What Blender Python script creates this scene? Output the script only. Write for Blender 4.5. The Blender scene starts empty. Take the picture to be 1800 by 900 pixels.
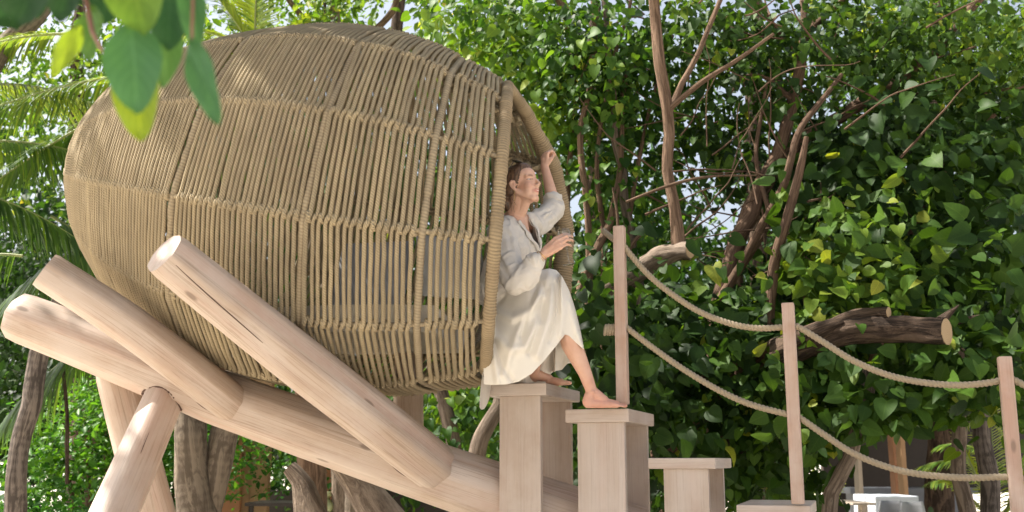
import bpy, bmesh, math, random
import numpy as np
from mathutils import Vector, Matrix, noise
R = math.radians
rng = np.random.default_rng(7)
random.seed(7)
S = bpy.context.scene
COL = S.collection

# ------------------------------------------------------------------ camera, sky, sun, exposure
F_PX, PITCH, EYE = 1830.0, R(11.1), 1.6
cam_data = bpy.data.cameras.new("camera")
cam_data.sensor_width = 36.0
cam_data.lens = 36.0 * F_PX / 1800.0
cam_data.clip_start = 0.05
cam_data.clip_end = 2000
cam_data.dof.use_dof = True
cam_data.dof.focus_distance = 5.3
cam_data.dof.aperture_fstop = 3.6
cam = bpy.data.objects.new("camera", cam_data)
COL.objects.link(cam)
cam.location = (0, 0, EYE)
cam.rotation_euler = (math.pi / 2 + PITCH, 0, 0)
S.camera = cam

SUN_DIR = Vector((-0.62, 0.10, 0.78)).normalized()      # towards the sun
w = bpy.data.worlds.new("World"); S.world = w; w.use_nodes = True
nt = w.node_tree
for n in list(nt.nodes): nt.nodes.remove(n)
sky = nt.nodes.new('ShaderNodeTexSky'); sky.sky_type = 'NISHITA'; sky.sun_disc = False
sky.sun_elevation = math.asin(SUN_DIR.z)
sky.sun_rotation = math.atan2(SUN_DIR.x, SUN_DIR.y)
sky.air_density = 1.0; sky.dust_density = 5.0; sky.ozone_density = 1.0
bg = nt.nodes.new('ShaderNodeBackground'); bg.inputs[1].default_value = 0.115
wo = nt.nodes.new('ShaderNodeOutputWorld')
hs = nt.nodes.new('ShaderNodeHueSaturation'); hs.inputs['Saturation'].default_value = .55; nt.links.new(sky.outputs[0], hs.inputs['Color']); nt.links.new(hs.outputs[0], bg.inputs[0]); nt.links.new(bg.outputs[0], wo.inputs[0])
sd = bpy.data.lights.new("sun", 'SUN'); sd.energy = 5.0; sd.angle = R(0.53); sd.color = (1.0, 0.94, 0.84)
so = bpy.data.objects.new("sun", sd); COL.objects.link(so)
so.rotation_euler = SUN_DIR.to_track_quat('Z', 'Y').to_euler()
S.view_settings.view_transform = 'Standard'; S.view_settings.look = 'None'
S.view_settings.exposure = 1.24; S.view_settings.gamma = 1.0
S.view_settings.use_curve_mapping = False
S.render.engine = 'CYCLES'
S.cycles.max_bounces = 6; S.cycles.diffuse_bounces = 4; S.cycles.transmission_bounces = 6
S.cycles.transparent_max_bounces = 6; S.cycles.glossy_bounces = 2
S.cycles.use_denoising = True
S.cycles.caustics_reflective = False; S.cycles.caustics_refractive = False

_cp, _sp = math.cos(PITCH), math.sin(PITCH)
def at(u, v, D):
    """the point of the place that stands D metres ahead of the photographer and is seen at photo position (u, v)"""
    a = (u - 900.0) / F_PX; b = (450.0 - v) / F_PX
    y = _cp - b * _sp; z = _sp + b * _cp
    k = D / y
    return np.array((a * k, D, EYE + z * k))
def px(p, D): return p * D / F_PX         # photo pixels to metres at depth D

# ------------------------------------------------------------------ helpers: objects
def link(o, parent=None):
    COL.objects.link(o)
    if parent is not None: o.parent = parent
    return o
def tag(o, label=None, cat=None, group=None, kind=None):
    if label: o['label'] = label
    if cat: o['category'] = cat
    if group: o['group'] = group
    if kind: o['kind'] = kind
    return o
def thing(name, label, cat, loc=(0, 0, 0), group=None):
    o = bpy.data.objects.new(name, None); link(o)
    o.location = tuple(loc); o.empty_display_size = 0.1
    return tag(o, label, cat, group)
def mesh_np(name, V, Fs, uv=None, tone=None, smooth=True):
    """V (n,3); Fs list of (m,k) face arrays; uv (sum of loops, 2)"""
    V = np.asarray(V, np.float32)
    Fs = [np.asarray(f, np.int32) for f in Fs if len(f)]
    me = bpy.data.meshes.new(name)
    me.vertices.add(len(V)); me.vertices.foreach_set('co', V.ravel())
    tot = np.concatenate([np.full(len(f), f.shape[1], np.int32) for f in Fs])
    lv = np.concatenate([f.ravel() for f in Fs])
    me.loops.add(len(lv)); me.loops.foreach_set('vertex_index', lv)
    me.polygons.add(len(tot))
    st = np.concatenate([[0], np.cumsum(tot)[:-1]]).astype(np.int32)
    me.polygons.foreach_set('loop_start', st)
    me.polygons.foreach_set('loop_total', tot)
    me.polygons.foreach_set('use_smooth', np.full(len(tot), smooth))
    if uv is not None:
        l = me.uv_layers.new(name='UVMap'); l.data.foreach_set('uv', np.asarray(uv, np.float32).ravel())
    if tone is not None:
        a = me.attributes.new('tone', 'FLOAT', 'POINT'); a.data.foreach_set('value', np.asarray(tone, np.float32))
    me.update(calc_edges=True); me.validate()
    return me
class Acc:
    """collects grids and faces, then becomes ONE mesh object"""
    def __init__(s): s.V = []; s.Q = []; s.T = []; s.uq = []; s.ut = []; s.n = 0
    def quads(s, V, Q, uv=None):
        s.V.append(V); s.Q.append(np.asarray(Q) + s.n); s.n += len(V)
        s.uq.append(uv if uv is not None else np.zeros((len(Q) * 4, 2)))
    def tris(s, V, T, uv=None):
        s.V.append(V); s.T.append(np.asarray(T) + s.n); s.n += len(V)
        s.ut.append(uv if uv is not None else np.zeros((len(T) * 3, 2)))
    def mesh(s, name, smooth=True):
        fs = []; uv = []
        if s.Q: fs.append(np.concatenate(s.Q)); uv.append(np.concatenate(s.uq))
        if s.T: fs.append(np.concatenate(s.T)); uv.append(np.concatenate(s.ut))
        return mesh_np(name, np.concatenate(s.V), fs, np.concatenate(uv), smooth=smooth)
    def obj(s, name, mat, parent=None, smooth=True):
        me = s.mesh(name, smooth); me.materials.append(mat)
        return link(bpy.data.objects.new(name, me), parent)
def world_obj(name, me, mat, parent=None):
    """object whose mesh is in world coordinates, below a thing that may stand anywhere"""
    if mat is not None and not me.materials: me.materials.append(mat)
    return link(bpy.data.objects.new(name, me), parent)
def settle(root):
    """children were built in world coordinates: keep them there under their moved root"""
    for c in root.children:
        c.matrix_parent_inverse = Matrix.Translation(-root.location)

def resample(P, ds=None, n=None, rad=None):
    P = np.asarray(P, float)
    # Catmull-Rom through the points
    if len(P) > 2:
        Q = np.vstack([2 * P[0] - P[1], P, 2 * P[-1] - P[-2]])
        out = []; rr = []
        for i in range(len(P) - 1):
            p0, p1, p2, p3 = Q[i], Q[i + 1], Q[i + 2], Q[i + 3]
            for t in np.linspace(0, 1, 9)[:-1]:
                out.append(.5 * ((2 * p1) + (-p0 + p2) * t + (2 * p0 - 5 * p1 + 4 * p2 - p3) * t * t + (-p0 + 3 * p1 - 3 * p2 + p3) * t ** 3))
                if rad is not None: rr.append(rad[i] * (1 - t) + rad[i + 1] * t)
        out.append(P[-1])
        if rad is not None: rr.append(rad[-1])
        P = np.array(out); rad = np.array(rr) if rad is not None else None
    L = np.concatenate([[0], np.cumsum(np.linalg.norm(np.diff(P, axis=0), axis=1))])
    m = n if n else max(2, int(L[-1] / ds) + 1)
    t = np.linspace(0, L[-1], m)
    O = np.stack([np.interp(t, L, P[:, k]) for k in range(3)], 1)
    if rad is not None: return O, np.interp(t, L, rad)
    return O
def frames(P, closed=False):
    n = len(P)
    if closed: T = np.roll(P, -1, 0) - np.roll(P, 1, 0)
    else: T = np.gradient(P, axis=0)
    T /= np.linalg.norm(T, axis=1)[:, None] + 1e-12
    N = np.zeros_like(P)
    a = np.array((0, 0, 1.0)) if abs(T[0][2]) < .9 else np.array((1.0, 0, 0))
    v = np.cross(T[0], a); v /= np.linalg.norm(v); N[0] = v
    for i in range(1, n):
        v = N[i - 1] - T[i] * np.dot(N[i - 1], T[i]); N[i] = v / (np.linalg.norm(v) + 1e-12)
    return T, N, np.cross(T, N)
def tube(acc, P, rad, m=8, prof=None, spin=None, closed=False, caps=True, vscale=1.0):
    """sweep a circle (or profile prof(n,m) multiplying the radius) along P"""
    P = np.asarray(P, float); n = len(P)
    rad = np.broadcast_to(np.asarray(rad, float), (n,))
    T, N, B = frames(P, closed)
    ang = np.linspace(0, 2 * np.pi, m, endpoint=False)[None, :] + (spin[:, None] if spin is not None else 0)
    ang = np.broadcast_to(ang, (n, m))
    if closed:   # remove the twist left over by the transport
        v = N[-1] - T[0] * np.dot(N[-1], T[0]); v /= np.linalg.norm(v)
        tw = math.atan2(np.dot(v, B[0]), np.dot(v, N[0]))
        ang = ang - (np.arange(n) / n * tw)[:, None]
    rr = rad[:, None] * (prof if prof is not None else 1.0) * np.ones((n, m))
    V = P[:, None, :] + rr[..., None] * (np.cos(ang)[..., None] * N[:, None, :] + np.sin(ang)[..., None] * B[:, None, :])
    V = V.reshape(-1, 3)
    k = n if closed else n - 1
    i = np.repeat(np.arange(k), m); j = np.tile(np.arange(m), k)
    i2 = (i + 1) % n; j2 = (j + 1) % m
    Q = np.stack([i * m + j, i * m + j2, i2 * m + j2, i2 * m + j], 1)
    L = np.concatenate([[0], np.cumsum(np.linalg.norm(np.diff(np.vstack([P, P[:1]]), axis=0), axis=1))]) * vscale
    u0 = j / m; u1 = (j + 1) / m
    uv = np.stack([np.stack([u0, L[i]], 1), np.stack([u1, L[i]], 1), np.stack([u1, L[i + 1]], 1), np.stack([u0, L[i + 1]], 1)], 1).reshape(-1, 2)
    acc.quads(V, Q, uv)
    if caps and not closed:
        for row, c, fl in ((0, P[0], 1), (n - 1, P[-1], 0)):
            ring = V[row * m:(row + 1) * m]
            W = np.vstack([ring, ring.mean(0)[None]])
            t = np.array([(q, (q + 1) % m, m) for q in range(m)])
            if fl: t = t[:, ::-1]
            cu = np.stack([np.cos(ang[row]), np.sin(ang[row])], 1) * .5 + .5
            cu = np.vstack([cu, [[.5, .5]]])
            acc.tris(W, t, cu[t].reshape(-1, 2))
    return V
def rope_tube(acc, P, r, pitch, m=12, ds=None, closed=False):
    """three-strand laid rope: real lobes that wind round"""
    ds = ds or pitch / 10
    O = resample(P, ds=ds) if not closed else P
    L = np.concatenate([[0], np.cumsum(np.linalg.norm(np.diff(O, axis=0), axis=1))])
    spin = 2 * np.pi * L / pitch
    a = np.linspace(0, 2 * np.pi, m, endpoint=False)
    prof = 0.74 + 0.32 * np.abs(np.cos(1.5 * a)) ** 1.0
    tube(acc, O, r, m, prof=np.broadcast_to(prof, (len(O), m)), spin=spin, closed=closed)
def box(acc, c, ax, half, bev=0.0):
    """box with axes ax (3 unit vectors), centre c, chamfered edges"""
    bm = bmesh.new(); bmesh.ops.create_cube(bm, size=2)
    M = Matrix((ax[0], ax[1], ax[2])).transposed()
    for v in bm.verts: v.co = Vector((v.co.x * half[0], v.co.y * half[1], v.co.z * half[2]))
    if bev > 0: bmesh.ops.bevel(bm, geom=list(bm.edges), offset=bev, segments=2, affect='EDGES', profile=.6)
    bmesh.ops.triangulate(bm, faces=bm.faces)
    bm.verts.index_update()
    V = np.array([tuple(M @ v.co) for v in bm.verts]) + np.asarray(c)
    L = np.array([tuple(v.co) for v in bm.verts])
    T = np.array([[v.index for v in f.verts] for f in bm.faces])
    N = np.array([tuple(f.normal) for f in bm.faces])
    bm.free()
    # uv: long axis = v, the other one u, in metres
    la = int(np.argmax(half)); uv = []
    for f, nn in zip(T, N):
        k = int(np.argmax(np.abs(nn))); oth = [q for q in (0, 1, 2) if q != k]
        vq = la if la in oth else oth[0]; uq = [q for q in oth if q != vq][0]
        for i in f: uv.append((L[i][uq] + k * .37, L[i][vq]))
    acc.tris(V, T, np.array(uv))
AXES = ((1, 0, 0), (0, 1, 0), (0, 0, 1))
def box_obj(name, c, half, mat, parent=None, ax=AXES, bev=0.004, smooth=False):
    a = Acc(); box(a, c, ax, half, bev); return a.obj(name, mat, parent, smooth)

# ------------------------------------------------------------------ helpers: materials
def new_mat(name):
    m = bpy.data.materials.new(name); m.use_nodes = True
    nt = m.node_tree
    for n in list(nt.nodes): nt.nodes.remove(n)
    out = nt.nodes.new('ShaderNodeOutputMaterial')
    return m, nt, out
class NB:
    def __init__(s, nt): s.nt = nt
    def n(s, t, **kw):
        x = s.nt.nodes.new(t)
        for k, v in kw.items():
            if k.startswith('i_'):
                key = k[2:]; key = int(key) if key.isdigit() else key.replace('_', ' ')
                if hasattr(v, 'is_linked') or isinstance(v, bpy.types.NodeSocket): s.nt.links.new(v, x.inputs[key])
                else: x.inputs[key].default_value = v
            else: setattr(x, k, v)
        return x
    def math(s, op, a, b=None, c=None, clamp=False):
        x = s.nt.nodes.new('ShaderNodeMath'); x.operation = op; x.use_clamp = clamp
        for i, v in enumerate((a, b, c)):
            if v is None: continue
            if isinstance(v, bpy.types.NodeSocket): s.nt.links.new(v, x.inputs[i])
            else: x.inputs[i].default_value = v
        return x.outputs[0]
    def ramp(s, fac, stops, interp='LINEAR'):
        x = s.nt.nodes.new('ShaderNodeValToRGB'); x.color_ramp.interpolation = interp
        cr = x.color_ramp
        while len(cr.elements) < len(stops): cr.elements.new(.5)
        for e, (p, c) in zip(cr.elements, stops):
            e.position = p; e.color = (*c, 1) if len(c) == 3 else c
        s.nt.links.new(fac, x.inputs[0]); return x.outputs[0]
    def mix(s, fac, a, b, mode='MIX'):
        x = s.nt.nodes.new('ShaderNodeMix'); x.data_type = 'RGBA'; x.blend_type = mode
        for sock, v in ((x.inputs[0], fac), (x.inputs[6], a), (x.inputs[7], b)):
            if isinstance(v, bpy.types.NodeSocket): s.nt.links.new(v, sock)
            else: sock.default_value = v if not isinstance(v, tuple) or len(v) == 4 else (*v, 1)
        return x.outputs[2]
    def noise(s, vec, scale, detail=4, rough=.55, dist=0):
        x = s.n('ShaderNodeTexNoise', i_Scale=scale, i_Detail=detail, i_Roughness=rough, i_Distortion=dist)
        if vec is not None: s.nt.links.new(vec, x.inputs['Vector'])
        return x.outputs['Fac']
    def mapping(s, vec, scale=(1, 1, 1), loc=(0, 0, 0)):
        x = s.n('ShaderNodeMapping'); x.inputs['Scale'].default_value = scale; x.inputs['Location'].default_value = loc
        s.nt.links.new(vec, x.inputs['Vector']); return x.outputs[0]
    def bump(s, h, strength=.4, dist=.005, normal=None):
        x = s.n('ShaderNodeBump', i_Strength=strength, i_Distance=dist); s.nt.links.new(h, x.inputs['Height'])
        if normal is not None: s.nt.links.new(normal, x.inputs['Normal'])
        return x.outputs[0]
    def coord(s, which='Object'): return s.n('ShaderNodeTexCoord').outputs[which]
    def pbsdf(s, out, color, rough=.6, normal=None, **kw):
        p = s.n('ShaderNodeBsdfPrincipled')
        for k, v in (('Base Color', color), ('Roughness', rough)):
            if isinstance(v, bpy.types.NodeSocket): s.nt.links.new(v, p.inputs[k])
            else: p.inputs[k].default_value = (*v, 1) if k == 'Base Color' and len(v) == 3 else v
        if normal is not None: s.nt.links.new(normal, p.inputs['Normal'])
        for k, v in kw.items():
            k = k.replace('_', ' ')
            if isinstance(v, bpy.types.NodeSocket): s.nt.links.new(v, p.inputs[k])
            else: p.inputs[k].default_value = v
        s.nt.links.new(p.outputs[0], out.inputs[0]); return p

def plain(name, c, rough=.6, var=.12, scale=20, bump=.1, **kw):
    m, nt, out = new_mat(name); b = NB(nt)
    f = b.noise(b.coord(), scale, 5)
    col = b.mix(f, tuple(x * (1 - var) for x in c), tuple(min(1, x * (1 + var)) for x in c))
    b.pbsdf(out, col, rough, b.bump(f, bump, .003), **kw); return m

def limed_wood(name, seed=0.0, tint=(1, 1, 1), pink=.5, grain=1.0):
    """pale sanded and limed timber: grain along UV v"""
    m, nt, out = new_mat(name); b = NB(nt)
    uv = b.n('ShaderNodeUVMap').outputs[0]
    oi = b.n('ShaderNodeObjectInfo').outputs['Random']
    off = b.n('ShaderNodeCombineXYZ'); nt.links.new(oi, off.inputs[2])
    v1 = b.n('ShaderNodeVectorMath', operation='ADD'); nt.links.new(uv, v1.inputs[0])
    sc = b.n('ShaderNodeVectorMath', operation='SCALE', i_Scale=7.3); nt.links.new(off.outputs[0], sc.inputs[0])
    nt.links.new(sc.outputs[0], v1.inputs[1])
    big = b.noise(b.mapping(v1.outputs[0], (5, .7, 1), (seed, 0, 0)), 1.0, 3, .5, .6)
    streak = b.noise(b.mapping(v1.outputs[0], (85, 1.8, 1), (seed, 0, 0)), 1.0, 6, .65, .8)
    fine = b.noise(b.mapping(v1.outputs[0], (260, 5, 1)), 1.0, 3, .6)
    patch = b.noise(b.mapping(v1.outputs[0], (4, 3, 1), (seed * 2, 3, 0)), 1.0, 5, .6)
    t = tint
    pale = tuple(a * k for a, k in zip((.57, .475, .41), t)); mid = tuple(a * k for a, k in zip((.44, .33, .255), t)); dark = tuple(a * k for a, k in zip((.20, .125, .08), t))
    c = b.ramp(big, [(.30, pale), (.55, mid), (.8, pale)])
    rr = b.ramp(streak, [(.42, (0, 0, 0)), (.475, (1, 1, 1)), (1, (1, 1, 1))])
    c = b.mix(b.math('MULTIPLY', b.math('SUBTRACT', 1, rr), .50 * grain), c, dark)
    band = b.ramp(b.noise(b.mapping(v1.outputs[0], (14, .5, 1), (2, 7, 0)), 1.0, 3, .6, .5), [(.44, (0, 0, 0)), (.56, (1, 1, 1))])
    c = b.mix(b.math('MULTIPLY', band, .42 * grain), c, mid)
    rosy = b.ramp(b.noise(b.mapping(v1.outputs[0], (9, .35, 1), (5, 1, 0)), 1.0, 2, .5, .4), [(.5, (0, 0, 0)), (.68, (1, 1, 1))])
    c = b.mix(b.math('MULTIPLY', rosy, pink), c, tuple(a * k for a, k in zip((.50, .325, .26), t)))
    lime = b.ramp(patch, [(.42, (0, 0, 0)), (.7, (1, 1, 1))])
    c = b.mix(b.math('MULTIPLY', lime, .5), c, (.60, .525, .475))
    # knots: small dark eyes
    vo = b.n('ShaderNodeTexVoronoi', feature='F1', i_Scale=1.0, i_Randomness=1.0)
    nt.links.new(b.mapping(v1.outputs[0], (4.5, 1.7, 1), (seed * 3, 0, 0)), vo.inputs['Vector'])
    kn = b.ramp(vo.outputs['Distance'], [(.0, (1, 1, 1)), (.045, (.9, .9, .9)), (.075, (0, 0, 0))])
    c = b.mix(b.math('MULTIPLY', kn, .75), c, (.13, .085, .06))
    fc = b.math('MULTIPLY', fine, .25)
    c = b.mix(fc, c, tuple(x * .75 for x in mid), 'MIX')
    h = b.math('ADD', b.math('MULTIPLY', streak, .7), b.math('MULTIPLY', fine, .4))
    b.pbsdf(out, c, .55, b.bump(h, .8, .004))
    return m

def rope_mat(name, c1, c2, pitch=.012, lobes=1.0, strength=.8, dist=.006):
    """fibre rope; the lay runs diagonally in UV (u round, v in metres)"""
    m, nt, out = new_mat(name); b = NB(nt)
    uv = b.n('ShaderNodeUVMap').outputs[0]
    s = b.n('ShaderNodeSeparateXYZ'); nt.links.new(uv, s.inputs[0])
    wob = b.noise(b.coord(), 35, 2)
    ph = b.math('ADD', b.math('MULTIPLY', s.outputs[0], lobes), b.math('DIVIDE', s.outputs[1], pitch))
    ph = b.math('ADD', ph, b.math('MULTIPLY', wob, .5))
    sn = b.math('SINE', b.math('MULTIPLY', ph, 2 * math.pi))
    h = b.math('MULTIPLY_ADD', sn, .5, .5)
    fib = b.noise(b.coord(), 420, 3, .7)
    blot = b.noise(b.coord(), 5, 4, .6)
    c = b.mix(b.ramp(blot, [(.35, (0, 0, 0)), (.68, (1, 1, 1))]), c1, c2)
    c = b.mix(b.math('MULTIPLY', b.math('SUBTRACT', 1, h), .62), c, tuple(x * .34 for x in c1))  # shade in the grooves between strands and wraps is put into the colour
    c = b.mix(b.math('MULTIPLY', fib, .5), c, tuple(min(1, x * 1.35) for x in c2))
    oi = b.n('ShaderNodeObjectInfo').outputs['Random']
    c = b.mix(1.0, c, b.ramp(oi, [(0, (.84, .83, .82)), (.35, (1, .98, .96)), (.7, (.93, .91, .89)), (1, (1.12, 1.1, 1.05))]), 'MULTIPLY')
    hh = b.math('ADD', h, b.math('MULTIPLY', fib, .35))
    b.pbsdf(out, c, .85, b.bump(hh, strength, dist), Specular_IOR_Level=.2)
    return m

def leaf_mat(name, stops, trans=.45, rough=.42, spec=.5):
    """leaf colour picked per leaf by its 'tone'; light comes through"""
    m, nt, out = new_mat(name); b = NB(nt)
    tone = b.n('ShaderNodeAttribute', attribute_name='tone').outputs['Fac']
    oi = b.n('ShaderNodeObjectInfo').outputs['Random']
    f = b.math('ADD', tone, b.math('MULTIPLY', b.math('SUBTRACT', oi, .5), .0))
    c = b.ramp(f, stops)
    blot = b.noise(b.coord(), 14, 3)
    sx = b.n('ShaderNodeSeparateXYZ'); nt.links.new(b.n('ShaderNodeUVMap').outputs[0], sx.inputs[0])
    axx = b.math('ABSOLUTE', sx.outputs[0])
    rib = b.math('SUBTRACT', 1, b.math('MULTIPLY', axx, 28), clamp=True)
    vein = b.math('SINE', b.math('MULTIPLY', b.math('SUBTRACT', sx.outputs[1], b.math('MULTIPLY', axx, .75)), 42))
    vein = b.math('MULTIPLY', b.math('SUBTRACT', vein, .72, clamp=True), 1.6, clamp=True)
    vv = b.math('MAXIMUM', rib, vein)
    c = b.mix(b.math('MULTIPLY', vv, .5), c, b.mix(1.0, c, (2.0, 1.7, 1.9, 1), 'MULTIPLY'))
    c = b.mix(b.math('MULTIPLY', blot, .4), c, b.mix(1.0, c, (.62, .7, .5), 'MULTIPLY'))
    p = b.n('ShaderNodeBsdfPrincipled', i_Roughness=rough); p.inputs['Specular IOR Level'].default_value = spec
    nt.links.new(c, p.inputs['Base Color'])
    t = b.n('ShaderNodeBsdfTranslucent')
    tc = b.mix(1.0, c, (1.9, 1.75, .55, 1), 'MULTIPLY')
    nt.links.new(tc, t.inputs[0])
    mx = b.n('ShaderNodeMixShader', i_0=trans)
    nt.links.new(p.outputs[0], mx.inputs[1]); nt.links.new(t.outputs[0], mx.inputs[2]); nt.links.new(mx.outputs[0], out.inputs[0])
    return m

def bark_mat(name, c1, c2, scale=1.0, ring=0.0, bump=.9):
    m, nt, out = new_mat(name); b = NB(nt)
    uv = b.n('ShaderNodeUVMap').outputs[0]
    o = b.coord()
    n1 = b.noise(b.mapping(uv, (13 * scale, 3.2 * scale, 1)), 1.0, 8, .68, 1.2)
    n2 = b.noise(o, 40 * scale, 4, .6)
    n3 = b.noise(o, 3.0, 3, .5)
    h = n1
    if ring:
        s = b.n('ShaderNodeSeparateXYZ'); nt.links.new(uv, s.inputs[0])
        rg = b.math('SINE', b.math('ADD', b.math('MULTIPLY', s.outputs[1], ring * 6.28), b.math('MULTIPLY', n2, 2.0)))
        h = b.math('ADD', b.math('MULTIPLY', rg, .02), n1)
    c = b.mix(b.ramp(h, [(.43, (0, 0, 0)), (.58, (1, 1, 1))]), c1, c2)
    c = b.mix(b.math('MULTIPLY', n3, .4), c, tuple(x * .6 + .01 for x in c2))
    b.pbsdf(out, c, .9, b.bump(b.math('ADD', h, b.math('MULTIPLY', n2, .35)), bump, .02), Specular_IOR_Level=.15)
    return m

M_WOOD = limed_wood("limed_log_wood", 0.0)
M_WOOD2 = limed_wood("limed_step_wood", 4.0, (.97, 1.01, 1.05), .3, .4)
M_WOOD3 = limed_wood("rosy_post_wood", 8.0, (.92, .80, .75), .6, .5)
M_ROPE = rope_mat("jute_rope", (.34, .275, .18), (.48, .395, .26), pitch=.0135, lobes=3.0, strength=.9)
M_COIL = rope_mat("jute_rope_wrapping", (.29, .235, .16), (.38, .315, .215), pitch=.016, lobes=1.0, strength=.35, dist=.003)
M_RIM = rope_mat("jute_rim_wrapping", (.22, .165, .105), (.31, .245, .16), pitch=.016, lobes=1.0, strength=.4, dist=.003)
M_HEMP = plain("pale_hemp_rope", (.35, .28, .19), .85, .22, 90, .3)
M_SAND = plain("coral_sand", (.62, .56, .47), .9, .12, 3, .3)
# ------------------------------------------------------------------ ground
me = mesh_np("ground", [(-400, -200, 0), (400, -200, 0), (400, 700, 0), (-400, 700, 0)], [[(0, 1, 2, 3)]])
tag(world_obj("ground", me, M_SAND), "pale coral sand ground running under the trees", None, None, 'structure')

# ------------------------------------------------------------------ rope nest
NA, NBX = at(138, 299, 5.90), at(872, 404, 5.68)      # rear pole and centre of the mouth
AXV = NBX - NA; ALEN = np.linalg.norm(AXV); AX = AXV / ALEN
UP0 = np.array((0, 0, 1.0)); UPV = UP0 - .45 * AX * np.dot(UP0, AX); UPV /= np.linalg.norm(UPV)
NEAR = np.cross(AX, UPV); NEAR /= np.linalg.norm(NEAR)
if NEAR[1] > 0: NEAR = -NEAR
_t = np.array((0, 8, 22, 45, 82, 125, 180, 282, 362, 442, 520, 582, 640, 700, 752)) / 756.0
_r = np.array((0, 48, 88, 128, 176, 216, 255, 300, 321, 332, 331, 324, 309, 286, 261)) * .985
_r = _r * 5.72 / F_PX
def nest_r(t): return np.interp(t, _t, _r)
def smooth_r(t):
    # a little smoothing so that rails read as bent rods
    k = np.linspace(-.03, .03, 7)
    t = np.asarray(t, float)
    b = nest_r(np.clip(t, 0, 1))
    s = np.mean([nest_r(np.clip(t + q, 0, 1)) for q in k], axis=0)
    s = np.mean([nest_r(np.clip(t + q * np.clip(t * .8, 0, .045), 0, 1)) for q in np.linspace(-1, 1, 11)], axis=0)
    wgt = np.clip(t / .03, 0, 1) * np.clip((1.0 - t) / .05 + .3, 0, 1)
    return b * (1 - wgt) + s * wgt
def nest_pt(t, th, off=0.0):
    """t along the axis, th = angle from the near side (0) towards the top (90 deg)"""
    r = smooth_r(t) * (1.03 if math.sin(th) < 0 else 1.0) + off
    c = NA + AXV * t
    # the mouth is drawn out towards the stairs on its far side
    adv = 0.0
    f = max(0.0, -math.cos(th))
    if t > .62: adv = ((t - .62) / .38) ** 1.5 * (f * .36 + max(0.0, math.cos(th)) * .10)
    adv += r * math.sin(th) * float(np.interp(t, [0, .1, .43, .69, .89, 1], [0, .08, .17, .10, .04, 0]))
    return c + (math.cos(th) * NEAR + math.sin(th) * UPV) * r + AX * adv
RAILS = [R(105 - 30 * k) for k in range(12)]
def nest_poly(t, th):
    """point on the chord between rails (ropes run straight from rail to rail)"""
    k = (th / R(30)); a = math.floor(k) * R(30); f = k - math.floor(k)
    return nest_pt(t, a) * (1 - f) + nest_pt(t, a + R(30)) * f

nest = thing("rope_nest", "giant egg shaped nest woven from jute rope resting on pale logs, woman in its mouth", "nest", tuple((NA + NBX) / 2 - np.array((0, 0, .95))))
# mouth rim
rim_pts = [nest_pt(1.0, th) for th in RAILS]
rim = []
for k in range(12):
    a, b2 = rim_pts[k], rim_pts[(k + 1) % 12]
    for q in np.linspace(0, 1, 30, endpoint=False): rim.append(a * (1 - q) + b2 * q)
rim = np.array(rim)
for _ in range(14): rim = (np.roll(rim, 1, 0) + rim * 2 + np.roll(rim, -1, 0)) / 4
seg = np.linalg.norm(np.roll(rim, -1, 0) - rim, axis=1); L = np.concatenate([[0], np.cumsum(seg)])
nn = int(L[-1] / .0042)
tt = np.linspace(0, L[-1], nn, endpoint=False)
rimc = np.vstack([rim, rim[:1]])
rim = np.stack([np.interp(tt, L, rimc[:, k]) for k in range(3)], 1)
def coil_tube(acc, P, r, pitch, m=14, closed=False, wob=.05, amp=.10):
    Ls = np.concatenate([[0], np.cumsum(np.linalg.norm(np.diff(P, axis=0), axis=1))])
    a = np.linspace(0, 2 * np.pi, m, endpoint=False)
    ph = Ls[:, None] / pitch * 2 * np.pi + a[None, :]
    if closed:
        tot = Ls[-1] + np.linalg.norm(P[0] - P[-1]); k = round(tot / pitch); ph = Ls[:, None] / (tot / k) * 2 * np.pi + a[None, :]
    prof = 1 - amp + amp * 1.4 * np.abs(np.sin(ph / 2)) ** .7
    jit = np.interp(Ls, np.linspace(0, Ls[-1], int(Ls[-1] / .02) + 2), 1 + wob * rng.standard_normal(int(Ls[-1] / .02) + 2))
    tube(acc, P, np.broadcast_to(r, (len(P),)) * jit, m, prof=prof, closed=closed)
th_r = np.linspace(R(105), R(105 - 360), nn, endpoint=False)
rr = .033 + .027 * np.clip(-np.cos(th_r), 0, 1)
a = Acc(); coil_tube(a, rim, rr, .017, 14, True)
a.obj("mouth_rim", M_RIM, nest)
# hoops (wrapped) and rails
def hoop(t, r=.025, tilt=0.0, off=-.004):
    P = []
    for k in range(12):
        p, q = nest_pt(t, RAILS[k], off), nest_pt(t, RAILS[(k + 1) % 12], off)
        for f in np.linspace(0, 1, 10, endpoint=False): P.append(p * (1 - f) + q * f)
    P = np.array(P)
    for _ in range(2): P = (np.roll(P, 1, 0) + P * 2 + np.roll(P, -1, 0)) / 4
    Pc = np.vstack([P, P[:1]]); L = np.concatenate([[0], np.cumsum(np.linalg.norm(np.diff(Pc, axis=0), axis=1))])
    n = int(L[-1] / .006); q = np.linspace(0, L[-1], n, endpoint=False)
    return np.stack([np.interp(q, L, Pc[:, k]) for k in range(3)], 1)
HOOPS = (.43, .69, .885)
for t in HOOPS:
    a = Acc(); coil_tube(a, hoop(t), .020 if t > .2 else .014, .015, 10, True, .07); a.obj("hoop", M_COIL, nest)
for k in range(12):
    P = np.array([nest_pt(t, RAILS[k], -.012) for t in np.linspace(.004, .995, 60)])
    a = Acc(); tube(a, P, .013, 8); a.obj("rail", M_COIL, nest)
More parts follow.
